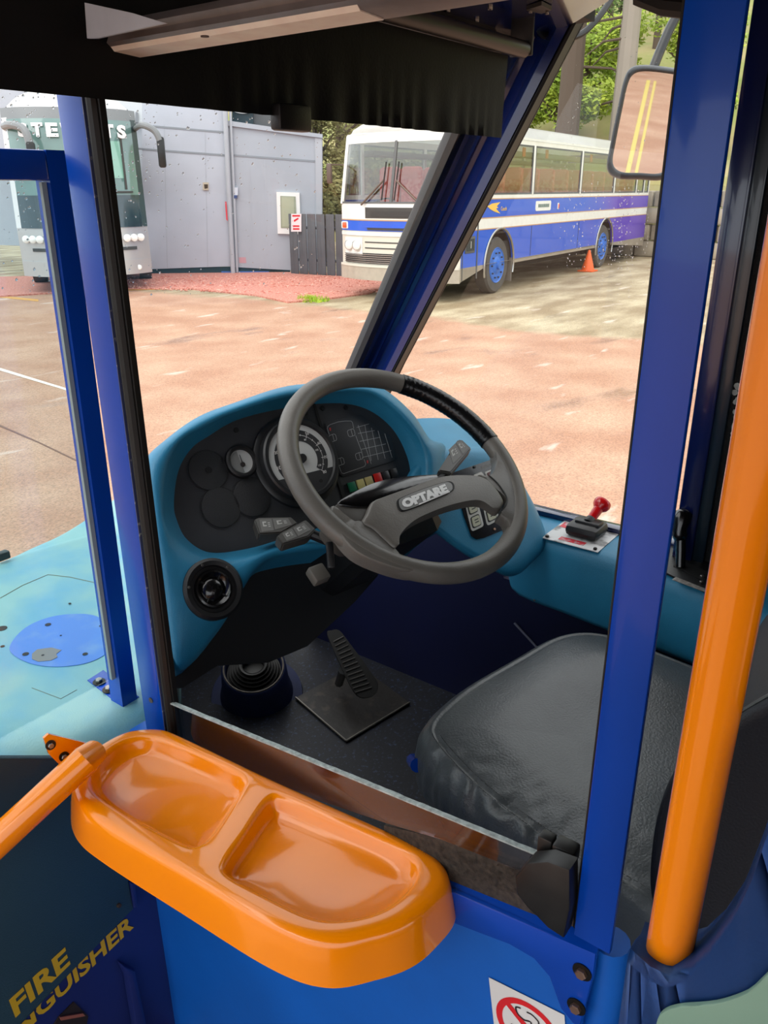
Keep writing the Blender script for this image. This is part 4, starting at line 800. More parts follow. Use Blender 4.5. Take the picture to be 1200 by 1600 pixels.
# ================================================================ OUTSIDE
def lring(prof): return [V(p) for p in prof]
def front_coach_fn(W, rake, bulge, zk):
    def f(y, z, off=0):
        s = (y-W/2)/(W/2); x = bulge*abs(s)**2.6 + (rake*max(0, z-zk)) - off
        return V((x, y, z))
    return f
def fpatch(bm, f, y0, y1, z0, z1, off, th, ny=10, nz=4):
    g = [[f(y0+(y1-y0)*i/ny, z0+(z1-z0)*j/nz, off) for j in range(nz+1)] for i in range(ny+1)]
    for sgn, d in ((1, 0), (-1, th)):
        vs = [[bm.verts.new(p+V((d, 0, 0))) for p in r] for r in g]
        for i in range(ny):
            for j in range(nz):
                q = (vs[i][j], vs[i+1][j], vs[i+1][j+1], vs[i][j+1]); bm.faces.new(q if sgn > 0 else q[::-1])
        if sgn > 0: A = vs
    per = lambda vs: [vs[i][0] for i in range(ny+1)]+[vs[ny][j] for j in range(1, nz+1)]+[vs[i][nz] for i in range(ny-1, -1, -1)]+[vs[0][j] for j in range(nz-1, 0, -1)]
    a, b = per(A), per(vs); n = len(a)
    for i in range(n): bm.faces.new((a[i], a[(i+1) % n], b[(i+1) % n], b[i]))
# ---------- blue and white coach
c2 = empty('coach', (12.10, 7.53, 0), 'old blue and white coach with purple-stained rear panels parked beside the fence', 'coach', rz=.078)
W, L, HT = 2.5, 12.1, 3.06
CW = M('coach_white', (232,232,226), .35, coat=.4, var=.04); CB = M('coach_blue', (16,88,206), .3, coat=.5, var=.08, vscale=2)
CBP = bpy.data.materials.new('coach_blue_purple'); CBP.use_nodes = True; n_ = CBP.node_tree; b_ = n_.nodes['Principled BSDF']
t_ = n_.nodes.new('ShaderNodeTexCoord'); s_ = n_.nodes.new('ShaderNodeSeparateXYZ'); n_.links.new(t_.outputs['Object'], s_.inputs[0])
q_ = n_.nodes.new('ShaderNodeTexNoise'); q_.inputs['Scale'].default_value = .5; n_.links.new(t_.outputs['Object'], q_.inputs['Vector'])
a_ = n_.nodes.new('ShaderNodeMath'); a_.operation = 'MULTIPLY_ADD'; n_.links.new(q_.outputs['Fac'], a_.inputs[0]); a_.inputs[1].default_value = 3; n_.links.new(s_.outputs['X'], a_.inputs[2])
r_ = n_.nodes.new('ShaderNodeValToRGB'); mr = n_.nodes.new('ShaderNodeMapRange'); n_.links.new(a_.outputs[0], mr.inputs[0]); mr.inputs[1].default_value = 5; mr.inputs[2].default_value = 14; n_.links.new(mr.outputs[0], r_.inputs[0])
r_.color_ramp.elements[0].position = .38; r_.color_ramp.elements[0].color = (*srgb(16,88,206), 1); r_.color_ramp.elements[1].position = .62; r_.color_ramp.elements[1].color = (*srgb(92,60,190), 1)
n_.links.new(r_.outputs[0], b_.inputs['Base Color']); b_.inputs['Roughness'].default_value = .3; b_.inputs['Coat Weight'].default_value = .5
GREYT = M('coach_skirt', (150,140,126), .5, var=.12, vscale=3); TRIM = M('tan_line', (190,150,110), .5); CGL = GLASS('coach_glass', (.86, .89, .88), 1.1, .03); CH = M('chrome_trim', (170,170,168), .25, .9)
f2 = front_coach_fn(W, .20, .30, 1.62)
def P(nm, bm, mt, par=c2, **k): return obj(nm, bm, mt, par, local=True, **k)
wheel_x = (1.92, 8.33); HW = .62
def sidewall(bm, y0, y1, z0, z1, x0=.30, x1=L-.05, arch=True):     # panel with wheel arches cut as polyline
    pts = [(x0, z0)]
    if arch:
        for wx in wheel_x:
            r = .66; zc = .52
            if z0 < zc+r:
                if z0 <= zc: st_ = 180
                else: st_ = 180-math.degrees(math.asin((z0-zc)/r))
                for k in range(13):
                    a = math.radians(st_+(180-2*st_ if False else (180-st_)-st_)*k/12); q = (wx+r*math.cos(a), zc+r*math.sin(a))
                    if q[1] > z1: q = (q[0], z1-.001)
                    pts.append((q[0], max(q[1], z0)))
    pts += [(x1, z0), (x1, z1), (x0, z1)]
    vs = [V((x, y0, z)) for x, z in pts]; slab(bm, vs, (0, y1-y0, 0))
for sd_, (ya, yb) in (('n', (0, .03)), ('o', (W-.03, W))):
    pr_o = -.012 if sd_ == 'n' else .012
    for nm, z0, z1, mt in (('skirt', .34, .58, GREYT), ('lower_panel', .58, 1.19, CBP), ('white_stripe', 1.20, 1.38, CW), ('upper_panel', 1.39, 1.70, CBP)):
        bm = B(); sidewall(bm, ya, yb, z0, z1); P(nm, bm, mt, smooth=False)
    for z in (1.19, 1.38, 1.70, .575):
        bm = B(); y_ = -.004 if sd_ == 'n' else W; bb(bm, (.30 if z != .575 else 2.6, y_, z), (L-.05 if z != .575 else 7.6, y_+.004, z+.018)); P('trim_line', bm, TRIM if z > .6 else CH, smooth=False)
    bm = B(); bb(bm, (.30, ya, 1.70), (L-.05, yb, 1.78)); bb(bm, (.55, ya, 2.66), (L-.05, yb, 2.78)); P('window_rail', bm, CW, kind='stuff', smooth=False)
    xs = [.98, 3.40, 6.22, 8.75, 10.75, 11.5]
    bm = B(); slab(bm, [V((x, ya-.005, z)) for x, z in ((.26, 1.64), (.36, 1.64), (.62, 2.78), (.50, 2.78))], (0, yb-ya+.005, 0)); P('window_pillar', bm, CW)
    for x in xs[:]+[L-.1]:
        bm = B(); bb(bm, (x-.05, ya-.005, 1.76), (x+.05, yb, 2.68), bev=.01); P('window_pillar', bm, CW)
    for a, b in zip([.50]+xs, xs+[L-.1]):
        bm = B(); bb(bm, (a+.05, ya+.012, 1.78), (b-.05, ya+.018, 2.66)); P('side_window', bm, CGL, smooth=False)
        bm = B(); yy = ya-.003 if sd_ == 'n' else W
        for lo, hi in (((a+.05, yy, 1.78), (b-.05, yy+.008, 1.81)), ((a+.05, yy, 2.63), (b-.05, yy+.008, 2.66)), ((a+.05, yy, 1.78), (a+.08, yy+.008, 2.66)), ((b-.08, yy, 1.78), (b-.05, yy+.008, 2.66))): bb(bm, lo, hi)
        P('window_gasket', bm, M('grey_gasket', (88,90,90), .5), smooth=False, kind='stuff')
# roof
bm = B(); rg = []
for x, k in ((.0, .0), (.03, .3), (.10, .6), (.25, .82), (.5, .95), (.9, 1), (6, 1), (11.4, 1), (11.9, .9), (12.08, .5), (12.1, .0)):
    row = []
    for i in range(17):
        s = -1+2*i/16; y = W/2+s*(W/2+.01); bx = x+(.30*abs(s)**2.6+.2*1.1)*max(0, 1-x/1.4)
        row.append(V((bx, y, (2.77+(HT-2.77)*k*(1-abs(s)**4)**.6) if abs(s) < 1 else 2.74)))
    rg.append(row)
loft(bm, rg, False); bmesh.ops.solidify(bm, geom=bm.faces[:], thickness=.03); P('roof', bm, CW, angle=1.2)
for x in (2.6, 7.0): bm = B(); bb(bm, (x, .6, 2.97), (x+1.3, 1.7, 3.05), bev=.03); P('roof_hatch', bm, CW)
bm = B(); bb(bm, (L-.06, .02, .4), (L, W-.02, 1.75)); bb(bm, (L-.06, .02, 2.6), (L, W-.02, 2.8)); P('rear_panel', bm, CBP, smooth=False)
bm = B(); bb(bm, (L-.04, .05, 1.75), (L-.03, W-.05, 2.6)); P('rear_window', bm, CGL, smooth=False)
# front
def FP(nm, y0, y1, z0, z1, off, mt, th=.03, nz=4, par=c2, ny=16): 
    bm = B(); fpatch(bm, f2, y0, y1, z0, z1, off, th, ny, nz); return P(nm, bm, mt, par=par)
FP('front_panel', 0, W, .55, 1.18, 0, M('coach_cream', (214,210,196), .4)); FP('front_blue_band', 0, W, 1.18, 1.36, .006, CB); FP('front_upper_panel', 0, W, 1.36, 1.66, .004, CW)
FP('band_line', 0, W, 1.355, 1.375, .012, TRIM); FP('bumper', -.01, W+.01, .33, .56, .05, M('bumper_grey', (176,166,150), .45, var=.1)); FP('windscreen_header', 0, W, 2.64, 2.80, .01, CW)
FP('windscreen_pane', .06, W/2-.02, 1.67, 2.64, 0, CGL, th=.006, nz=6); FP('windscreen_pane', W/2+.02, W-.06, 1.67, 2.64, 0, CGL, th=.006, nz=6)
FP('centre_bar', W/2-.025, W/2+.025, 1.66, 2.66, .015, M('grey_gasket'), ny=2); FP('screen_gasket', .02, W-.02, 1.645, 1.675, .012, M('grey_gasket'))
for y in (0.0, W-.07): FP('corner_post', y, y+.07, 1.66, 2.66, .004, CW, ny=2)
FP('chrome_strip', 0, W, 1.10, 1.16, .015, CW); FP('bumper_line', 0, W, .56, .60, .06, M('coach_cream'))
FP('headlamp_panel', W-.62, W-.12, .76, 1.06, .012, CW, ny=4); FP('headlamp_panel', .12, .62, .76, 1.06, .012, CW, ny=4)
for y in (W-.27, W-.49, .27, .49):
    p = f2(y, .93, .02); bm = B(); lathe(bm, [(.098, 0), (.098, .03), (.085, .035), (.08, .01), (.06, .02), (0, .035)], p, (-1, 0, 0), 20); P('headlamp', bm, M('lamp_glass', (215,215,210), .15, .5))
    bm = B(); lathe(bm, [(.08, .03), (.05, .045), (0, .05)], p, (-1, 0, 0), 20); P('lamp_lens', bm, M('lamp_white', (240,240,236), .1, coat=1))
for k in range(5): FP('grille_bar', .12, W-.12, .635+k*.034, .648+k*.034, .035, CH)
FP('grille_back', .12, W-.12, .62, .80, .008, M('grille_dark', (60,60,58), .6)); FP('grille_slot', .7, W-.7, .62, .80, .012, RUBBER)
for z in (.88, .98): FP('panel_slot', .68, W-.68, z, z+.02, .006, M('grille_dark'))
FP('blue_slot', .55, W-.75, 1.20, 1.24, .02, M('grille_dark')); FP('slot_lip', .5, W-.7, 1.24, 1.262, .03, CB)
FP('destination_box', W/2-.55, W/2+.55, 1.40, 1.58, .012, M('grille_dark')); pl = FP('number_plate', W/2-.42, W/2+.42, 1.43, 1.52, .02, M('plate_black', (46,46,46), .5))
for y in (W-.14, .14): p = f2(y, 1.27, .02); bm = B(); box(bm, p, (.05, .16, .13), bev=.02); P('indicator', bm, CW); bm = B(); box(bm, p+V((-.02, 0, 0)), (.04, .09, .10), bev=.015); P('indicator_lens', bm, M('amber_lens', (230,84,24), .25, coat=.6), label='orange lens')
for y0, y1, zt in ((W/2+.62, W/2+.16, 2.02), (W/2-.62, W/2-.10, 2.02)):
    bm = B(); tube(bm, [f2(y0, 1.62, .05), f2(y1, zt, .06)], .018, 6); P('wiper_arm', bm, M('wiper_brown', (96,78,68), .5))
    bm = B(); tube(bm, [f2(y1, zt-.32, .06), f2(y1-.02, zt+.30, .05)], .013, 6); P('wiper_blade', bm, RUBBER)
for y in (W+.12, -.12):
    bm = B(); tube(bm, [f2(max(0, min(W, y)), 2.3, 0), V((.1, y, 2.3))], .012, 6); box(bm, (.1, y, 2.15), (.06, .10, .34), bev=.02); P('wing_mirror', bm, M('wiper_brown'))
# side details (near side)
bm = B(); bb(bm, (.36, -.008, .36), (.38, .0, 1.7)); P('door_edge', bm, M('grey_gasket'), smooth=False); bm = B(); bb(bm, (.93, -.008, .36), (.97, 0, 1.72)); P('door_edge', bm, M('grey_gasket'), smooth=False)
bm = B(); bb(bm, (.46, -.012, .82), (.84, 0, 1.10), bev=.01); dw_ = P('door_window', bm, M('grey_gasket')); bm = B(); bb(bm, (.50, -.018, .86), (.80, -.012, 1.06)); obj('pane', bm, M('dark_pane', (40,52,58), .1, coat=.5), dw_, local=True, smooth=False)
bm = B(); bb(bm, (.66, -.02, .90), (.672, -.018, 1.02)); obj('pane_mark', bm, WHITE, dw_, local=True, smooth=False)
def side_out(nm, pts, y, th, mt, **k): bm = B(); slab(bm, [V((x, y, z)) for x, z in pts], (0, -th, 0)); return P(nm, bm, mt, smooth=False, **k)
GOLD = M('gold_print', (232,190,90), .5)
side_out('swallow_emblem', [(1.30, 1.585), (1.50, 1.63), (1.86, 1.65), (1.70, 1.58), (1.78, 1.56), (1.68, 1.54), (1.88, 1.45), (1.62, 1.49), (1.45, 1.53)], -.001, .004, GOLD)
text('emblem_lettering', 'Coach', (1.90, -.002, 1.50), (1, 0, 0), (0, 0, 1), .26, GOLD, c2, local=True, depth=.003)
nb = side_out('name_board', [(3.62, 1.46), (4.40, 1.46), (4.43, 1.49), (4.43, 1.62), (4.40, 1.65), (3.62, 1.65), (3.59, 1.62), (3.59, 1.49)], -.001, .008, CW)
bm = B(); random.seed(6); x = 3.72
while x < 4.28: w_ = random.uniform(.03, .06); bb(bm, (x, -.012, 1.525), (x+w_, -.009, 1.59)); x += w_+.015
obj('board_lettering', bm, M('board_print', (90,110,100), .6), nb, local=True, smooth=False, kind='stuff')
for x in (1.06, 4.86): bm = B(); bb(bm, (x-.04, -.02, 1.47), (x+.04, 0, 1.60), bev=.015); mk = P('side_marker', bm, CW); bm = B(); bb(bm, (x-.022, -.03, 1.49), (x+.022, -.018, 1.58), bev=.01); obj('marker_lens', bm, M('amber_lens'), mk, local=True)
bm = B(); bb(bm, (3.45, -.006, .60), (3.46, 0, 1.18)); bb(bm, (6.3, -.006, .60), (6.31, 0, 1.18)); P('locker_joint', bm, M('grille_dark'), smooth=False, kind='stuff')
TYRE = M('tyre', (74,72,68), .75, var=.12, vscale=6); WB = M('wheel_blue', (26,104,196), .4, var=.12)
for wx in wheel_x:
    for y, s in ((.16, -1), (W-.16, 1)):
        wh = empty('wheel', (wx, y, .52)); wh.parent = c2
        bm = B(); lathe(bm, [(.36, -.12), (.48, -.13), (.515, -.09), (.52, 0), (.515, .09), (.48, .13), (.33, .12), (.30, .05)], (0, 0, 0), (0, s, 0), 36); obj('tyre', bm, TYRE, wh, local=True)
        bm = B(); lathe(bm, [(.33, .12), (.32, .135), (.30, .12), (.27, .06), (.20, .04), (.19, .10), (.14, .14), (.08, .15), (.07, .19), (0, .19)], (0, 0, 0), (0, s, 0), 32); obj('wheel_rim', bm, WB, wh, local=True)
        bm = B()
        for k in range(10): a = k*.628; lathe(bm, [(.016, .09), (.016, .15), (0, .15)], (.235*math.cos(a), 0, .235*math.sin(a)), (0, s, 0), 8)
        obj('wheel_nuts', bm, M('nut_dark', (40,52,70), .5), wh, local=True, kind='stuff')
        bm = B(); pts = [V((wx+.67*math.cos(a), -.012 if s < 0 else W+.012, .52+.67*math.sin(a))) for a in [math.radians(k*7.5) for k in range(-2, 27)]]; tube(bm, pts, .022, 6); P('arch_trim', bm, CH)
        bm = B(); bb(bm, (wx-.68, .34 if s < 0 else W-.36, .35), (wx+.68, .36 if s < 0 else W-.34, 1.3)); P('wheel_well', bm, RUBBER, smooth=False)
bm = B(); bb(bm, (2.52, -.005, .18), (2.55, .33, .62)); P('mudflap', bm, M('mudflap_grey', (110,104,96), .7))
bm = B(); bb(bm, (.5, .05, .55), (L-.2, W-.05, .95)); bb(bm, (.6, .4, .35), (L-.5, W-.4, .55)); bb(bm, (.3, .03, 1.10), (L-.1, W-.03, 1.14)); P('chassis', bm, M('under_dark', (24,22,20), .8), kind='stuff', smooth=False)
RS = M('seat_red', (206,66,62), .8, c2=(224,124,112), vscale=16, thr=(.45, .6))
for i in range(12):
    for y in (.12, .60, 1.42, 1.90):
        bm = B(); x = 1.35+i*.86; bb(bm, (x, y, 1.15), (x+.14, y+.45, 2.26), bev=.05); bb(bm, (x-.40, y, 1.14), (x+.1, y+.45, 1.45), bev=.04); s_o = P('passenger_seat', bm, RS)
        bm = B(); bb(bm, (x-.012, y+.03, 2.04), (x+.152, y+.42, 2.28), bev=.05); obj('headrest_cover', bm, M('seat_rose', (222,120,110), .8), s_o, local=True)
for y0 in (.1, W-.35): bm = B(); bb(bm, (.9, y0, 2.45), (L-.3, y0+.25, 2.55), bev=.03); P('luggage_rack', bm, M('rack_grey', (120,116,106), .6))
for x in (1.5, 3.0, 4.2, 7.0): bm = B(); bb(bm, (x, .08, 2.46), (x+.12, .1, 2.62)); P('curtain_tie', bm, M('amber_lens'), smooth=False)
bm = B(); tube(bm, [V((.75+.2*math.cos(a)*.5, 1.85+.22*math.sin(a), 1.62+.1*math.cos(a))) for a in [k*math.pi/10 for k in range(20)]], .015, 6, closed=True); P('coach_steering_wheel', bm, RUBBER)
bm = B(); bb(bm, (.45, .2, 1.1), (.8, W-.2, 1.62), bev=.08); P('coach_dash', bm, M('dash_dark', (50,46,44), .7))
# ---------- silver coach
A_ = Vector = V((10.36, 13.40, 0)); an = math.radians(-36); dfx = V((math.cos(an), math.sin(an), 0)); 
# local x points away from the viewer (rearwards), local y along the front from right corner (in view) to the left
yl = -dfx; ang = math.atan2(yl.y, yl.x)-math.pi/2
c1 = empty('coach', tuple(A_), 'silver modern coach with white lettering across its windscreen top at far left', 'coach', rz=ang)
def P1(nm, bm, mt, **k): return obj(nm, bm, mt, c1, local=True, **k)
W1_, L1 = 2.42, 7.2; SIL = M('coach_silver', (186,188,188), .3, .35, coat=.5); SIL2 = M('coach_pearl', (214,216,216), .35, coat=.4)
def f1(y, z, off=0):
    s = (y-W1_/2)/(W1_/2); rk = .20*max(0, z-1.25) + .16*max(0, z-2.8)**1.5*1.6
    return V((.55*abs(s)**3 + rk - off, y, z))
def zmax(y): s = abs((y-W1_/2)/(W1_/2)); return 3.62-.42*s**3.5
def F1(nm, y0, y1, z0, z1, off, mt, th=.04, nz=6, ny=18, label=None):
    bm = B(); fpatch(bm, lambda y, z, o: f1(y, z0+(z-z0)*(1 if not callable(z1) else (z1(y)-z0)/1.0), o), y0, y1, z0, z0+1 if callable(z1) else z1, off, th, ny, nz); return P1(nm, bm, mt, label=label)
F1('lower_bumper', 0, W1_, .34, .62, .02, SIL); F1('front_mask', 0, W1_, .62, 1.28, 0, SIL); F1('mask_lip', .25, W1_-.25, .80, .86, .02, M('grille_dark'))
F1('lower_black_panel', .10, W1_-.10, 1.22, 1.80, .02, M('dark_glass_panel', (36,54,60), .12, coat=.8)); 
TG = M('green_tint_glass', (96,128,124), .08, coat=1, var=.25, vscale=1.2)
F1('windscreen', .10, W1_-.10, 1.80, 3.12, .015, TG); F1('screen_surround', .0, W1_, 3.10, 3.32, .01, M('surround_grey', (120,124,126), .4)); F1('roof_front', 0, W1_, 3.30, zmax, .0, SIL2)
for y0 in (0, W1_-.11): F1('corner_panel', y0, y0+.11, 1.22, 3.15, .01, M('surround_dark', (50,66,68), .3) if y0 == 0 else SIL2, ny=3)
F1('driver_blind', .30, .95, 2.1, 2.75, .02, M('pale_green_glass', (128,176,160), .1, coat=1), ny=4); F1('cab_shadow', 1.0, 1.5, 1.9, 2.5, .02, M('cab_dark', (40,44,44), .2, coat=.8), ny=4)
F1('wiper', .2, 1.7, 1.84, 1.87, .05, M('grille_dark'), th=.02); F1('dash_line', .3, .34, 1.9, 2.9, .03, M('grille_dark'), ny=1)
for k in range(3):
    p = f1(.16+.13*k, 1.02, .03); bm = B(); lathe(bm, [(.07, 0), (.07, .03), (.05, .045), (0, .05)], p, (-1, -.15, .1), 18); P1('headlamp', bm, M('lamp_white'))
    p = f1(W1_-.16-.13*k, 1.02, .03); bm = B(); lathe(bm, [(.07, 0), (.07, .03), (.05, .045), (0, .05)], p, (-1, .15, .1), 18); P1('headlamp', bm, M('lamp_white'))
F1('number_plate', W1_/2-.28, W1_/2+.28, .50, .62, .05, M('plate_white', (220,220,210), .5), th=.01)
p = f1(.25, .46, .03); bm = B(); lathe(bm, [(.05, 0), (.04, .01), (0, .015)], p, (-1, 0, 0), 14); P1('fog_lamp', bm, M('lamp_white'))
bm = B(); tube(bm, [f1(.55, .35, .03), f1(.8, .75, .03), f1(.9, .86, .03)], .01, 5); P1('mask_joint', bm, M('grille_dark'))
q0, q1 = f1(.16, 2.93, .06), f1(W1_-.22, 2.93, .06); ud = (q0-q1); 
for i, ch in enumerate('STEWARTS'):
    y = W1_-.30-i*.25; p = f1(y, 2.80, .045); p2 = f1(y-.2, 2.80, .045); text('screen_lettering', ch, p, (p2-p).normalized(), (f1(y, 3.0, .045)-p).normalized(), .21, M('lettering_white', (240,240,240), .4), c1, local=True, height=.25, depth=.01, bold=.05)
# mirrors
bm = B(); tube(bm, crs([f1(.02, 3.0, 0), V((.20, -.10, 3.02)), V((.05, -.30, 2.92)), V((.02, -.38, 2.75))], 4, False), [.05]*4+[.06]*4+[.06]*5, 10); P1('mirror_arm', bm, M('surround_grey'))
bm = B(); bb(bm, (-.02, -.46, 2.28), (.10, -.32, 2.82), bev=.04); P1('mirror_head', bm, M('mirror_black', (26,28,28), .35))
bm = B(); tube(bm, crs([f1(W1_-.05, 3.0, 0), f1(W1_-.22, 3.0, .25), f1(W1_-.45, 2.9, .34), f1(W1_-.52, 2.6, .34)], 4, False), .07, 10); P1('mirror_arm', bm, M('surround_grey'))
bm = B(); box(bm, f1(W1_-.52, 2.5, .36), (.1, .16, .4), bev=.04); P1('mirror_head', bm, M('mirror_black'))
# sides + roof
for y0, y1 in ((0, .05), (W1_-.05, W1_)):
    bm = B(); slab(bm, [V((x, y0, z)) for x, z in ((.56, .36), (L1, .36), (L1, 1.55), (.62, 1.55))], (0, y1-y0, 0)); P1('side_panel', bm, SIL2, smooth=False)
    bm = B(); slab(bm, [V((x, y0+.01, z)) for x, z in ((.62, 1.55), (L1, 1.55), (L1, 2.95), (.95, 2.95))], (0, y1-y0-.02, 0)); P1('side_glass', bm, M('dark_glass_panel'), smooth=False)
    for x in (1.3, 3.0, 4.8, 6.6): bm = B(); bb(bm, (x, y0-.01, 1.5), (x+.07, y1+.01, 3.0)); P1('side_pillar', bm, M('surround_grey'), smooth=False)
    for wx in (2.6, 8.0):
        bm = B(); lathe(bm, [(.30, -.13), (.48, -.13), (.50, 0), (.48, .13), (.3, .13), (.1, .05), (0, .05)], (wx, .1 if y0 == 0 else W1_-.1, .5), (0, -1 if y0 == 0 else 1, 0), 28); P1('wheel', bm, TYRE)
bm = B(); rg = []
for x in (.55, .7, 1.0, 2, 5, L1): rg.append([V((x+.42, W1_*(i/16), 2.93+(zmax(W1_*i/16)-2.93)*(1 if 0 < i < 16 else 0)+(-.0 if x > .6 else -.02))) for i in range(17)])
loft(bm, rg, False); bmesh.ops.solidify(bm, geom=bm.faces[:], thickness=.03); P1('roof', bm, SIL2, angle=1.2)
bm = B(); bb(bm, (.7, .1, .4), (L1-.1, W1_-.1, 1.5)); P1('inner_body', bm, M('under_dark'), smooth=False)
# ---------- grey building
b0, b1 = at(185, 430, Z=0), at(505, 426, Z=0); bx = (b1-b0).normalized(); by = V((-bx.y, bx.x, 0))
if by.dot(V((1, 1, 0))) < 0: by = -by
def bw(x, y, o=0): return onp(x, y, b0, by) - by*o
bd = empty('building', b0, 'pale grey clad workshop building with drainpipe and small white window', 'building')
GW = M('grey_cladding', (184,190,200), .6, var=.05, vscale=1.5); GW2 = M('grey_cladding_dull', (168,174,182), .6, var=.06, vscale=1.2)
def bslab(nm, px, o, th, mt, par=bd, **k): bm = B(); slab(bm, [bw(x, y, o) for x, y in px], by*th); return obj(nm, bm, mt, par, smooth=False, **k)
bslab('wall_panel', [(222, 40), (352, 40), (360, 416), (222, 421)], 0, .2, GW)
bslab('wall_panel', [(-160, 20), (240, 40), (240, 416), (-160, 400)], -4.6, .2, GW)
bslab('wall_panel', [(352, 192), (504, 214), (504, 425), (361, 417)], .0, .2, GW2)
bslab('parapet', [(352, 188), (504, 210), (504, 216), (352, 196)], .06, .3, GW2)
for px in ([(150, 188.5), (349, 205), (349, 208), (150, 191.5)], [(150, 226), (351, 241), (351, 244), (150, 229)], [(363, 241), (500, 251), (500, 254), (363, 244)]): bslab('cladding_joint', px, .01, .02, M('groove_grey', (138,144,150), .7))  # grey strips along the cladding grooves
for px in ([(320, 208), (321, 208), (325, 417), (324, 417)], [(256, 195), (257, 195), (262, 418), (261, 418)], [(413, 250), (414, 250), (418, 417), (417, 417)], [(390, 250), (390.6, 250), (396, 417), (395.4, 417)]): bslab('cladding_seam', px, .004, .01, M('seam_pale', (172,178,186), .6))
bm = B(); tube(bm, [bw(347, 60, .10), bw(358, 300, .10), bw(365, 428, .10)], .055, 10); obj('drainpipe', bm, M('pipe_grey', (176,180,186), .5), bd)
bm = B(); tube(bm, [bw(355, 60, .06), bw(366, 300, .06), bw(371, 425, .06)], .03, 8); obj('drainpipe', bm, M('pipe_grey'), bd)
bslab('red_paint_streak', [(352.5, 315), (355, 315), (357, 345), (354.5, 343)], .162, .01, M('streak_red', (206,60,70), .6))
bslab('red_paint_streak', [(373, 402), (384, 402), (385, 411), (374, 411)], .004, .003, M('streak_pink', (196,150,156), .6))
bslab('corner_trim', [(492, 215), (503, 216), (503, 425), (496, 425)], .03, .05, M('pipe_grey'))
wf = bslab('window_frame', [(432, 300), (468, 301), (470, 366), (434, 365)], .06, .08, M('upvc_white', (236,236,232), .4)); bslab('pane', [(438, 306), (462, 307), (464, 356), (439, 356)], .07, .01, M('pane_green', (150,156,132), .15, coat=.6), par=wf)
bslab('pane', [(440, 308), (459, 308), (460, 354), (441, 354)], .072, .003, M('blind_green', (170,174,146), .4, coat=.4), par=wf)
vb = bslab('wall_vent', [(317, 285), (326, 285), (326, 297), (317, 297)], .03, .03, M('vent_beige', (190,180,160), .6)); bslab('vent_hole', [(319, 288), (325, 288), (325, 294), (320, 295)], .035, .01, M('vent_dark', (70,60,50), .8), par=vb)
lb_ = bslab('alarm_box', [(365, 293), (372, 293), (372, 305), (366, 305)], .08, .08, M('box_pale', (200,206,216), .5)); bslab('box_lens', [(366, 305), (371, 305), (371, 310), (366, 310)], .09, .06, M('lens_blue', (50,70,120), .3), par=lb_)
bslab('plinth', [(222, 420), (453, 416), (453, 432), (222, 434)], -.03, .2, M('plinth_green', (36,58,62), .7))
bslab('blue_strip', [(346, 424), (420, 424), (420, 429), (346, 429)], .02, .05, M('strip_blue', (70,110,180), .6))
bslab('dark_upper_panel', [(360, 150), (392, 150), (395, 206), (360, 201)], -.4, .1, M('upper_teal', (26,52,60), .4))
bslab('dark_upper_panel', [(392, 150), (476, 150), (480, 214), (395, 206)], -.5, .1, M('upper_grey', (92,94,96), .6))
bm = B(); arc = [bw(378+22*math.cos(a), 158+14*math.sin(a), -.36) for a in [math.radians(k) for k in range(20, 165, 12)]]; tube(bm, arc, .05, 6); obj('sign_arc', bm, M('lettering_white'), bd)
# vertical cladding with faint sign over the silver coach
bslab('sign_fascia', [(-60, 90), (165, 120), (167, 168), (-60, 140)], -4.4, .05, M('fascia_pale', (214,218,222), .6))
bm = B(); xx = 30
for i in range(14):
    w_ = (5, 2.5, 4, 6, 3, 4, 5, 3, 6, 4, 3, 5, 4, 5)[i]; y_ = 127+xx*.13; q_ = [bw(xx, y_, -4.35), bw(xx+w_, y_+.5, -4.35), bw(xx+w_, y_+20, -4.35), bw(xx, y_+19.5, -4.35)]; slab(bm, q_, by*.02); xx += w_+5
obj('sign_lettering', bm, M('sign_grey', (140,144,150), .6), bd, smooth=False, kind='stuff')
# fence
fn = empty('board_fence', at(490, 430, Z=0), 'grey vertical board fence between grey building and blue coach', 'fence')
fa, fb = at(455, 429, Z=0), at(548, 434, Z=0); fd = (fb-fa).normalized(); fnm = V((fd.y, -fd.x, 0)); nb_ = 13; wl = (fb-fa).length
ftop = onp(455, 334, fa, fnm).z
FM = M('fence_grey', (92,92,94), .75, var=.15, vscale=3); bmp = None
for k in range(nb_):
    w_ = wl/nb_; a = fa+fd*w_*k; bm = B(); o_ = (k % 2)*.035; q = [a+fd*.006, a+fd*(w_-.006)]
    if bmp is None:
        bb(bm, (.006, -.012, 0), (w_-.006, .012, ftop), bev=.004); pr0 = obj('fence_board', bm, FM, fn, local=True); bmp = pr0
        pr0.location = a-fn.location; pr0.rotation_euler.z = math.atan2(fd.y, fd.x)
    else:
        c_ = pr0.copy(); col.objects.link(c_); c_.location = a+fnm*o_-fn.location
for z in (.35, ftop-.3): bm = B(); tube(bm, [fa+V((0, 0, z))-fnm*.03, fb+V((0, 0, z))-fnm*.03], .03, 4); obj('fence_rail', bm, FM, fn)
sg = empty('warning_sign', at(463, 349, D=(fa-CAM).dot(fwv)-.15), 'small white warning sign with red print fixed at the fence end', 'sign')
bm = B(); sgp = fa+fnm*.06*(1 if fnm.dot(CAM-fa) > 0 else -1); sn = fnm
def sgq(x, y, o=0): return onp(x, y, sgp, sn)+sn*o*(1 if sn.dot(CAM-fa) > 0 else -1)
slab(bm, [sgq(x, y) for x, y in ((455, 334), (471, 334), (471, 362), (455, 362))], sn*.004); obj('sign_sheet', bm, M('sign_sheet', (232,222,222), .5), sg, smooth=False)
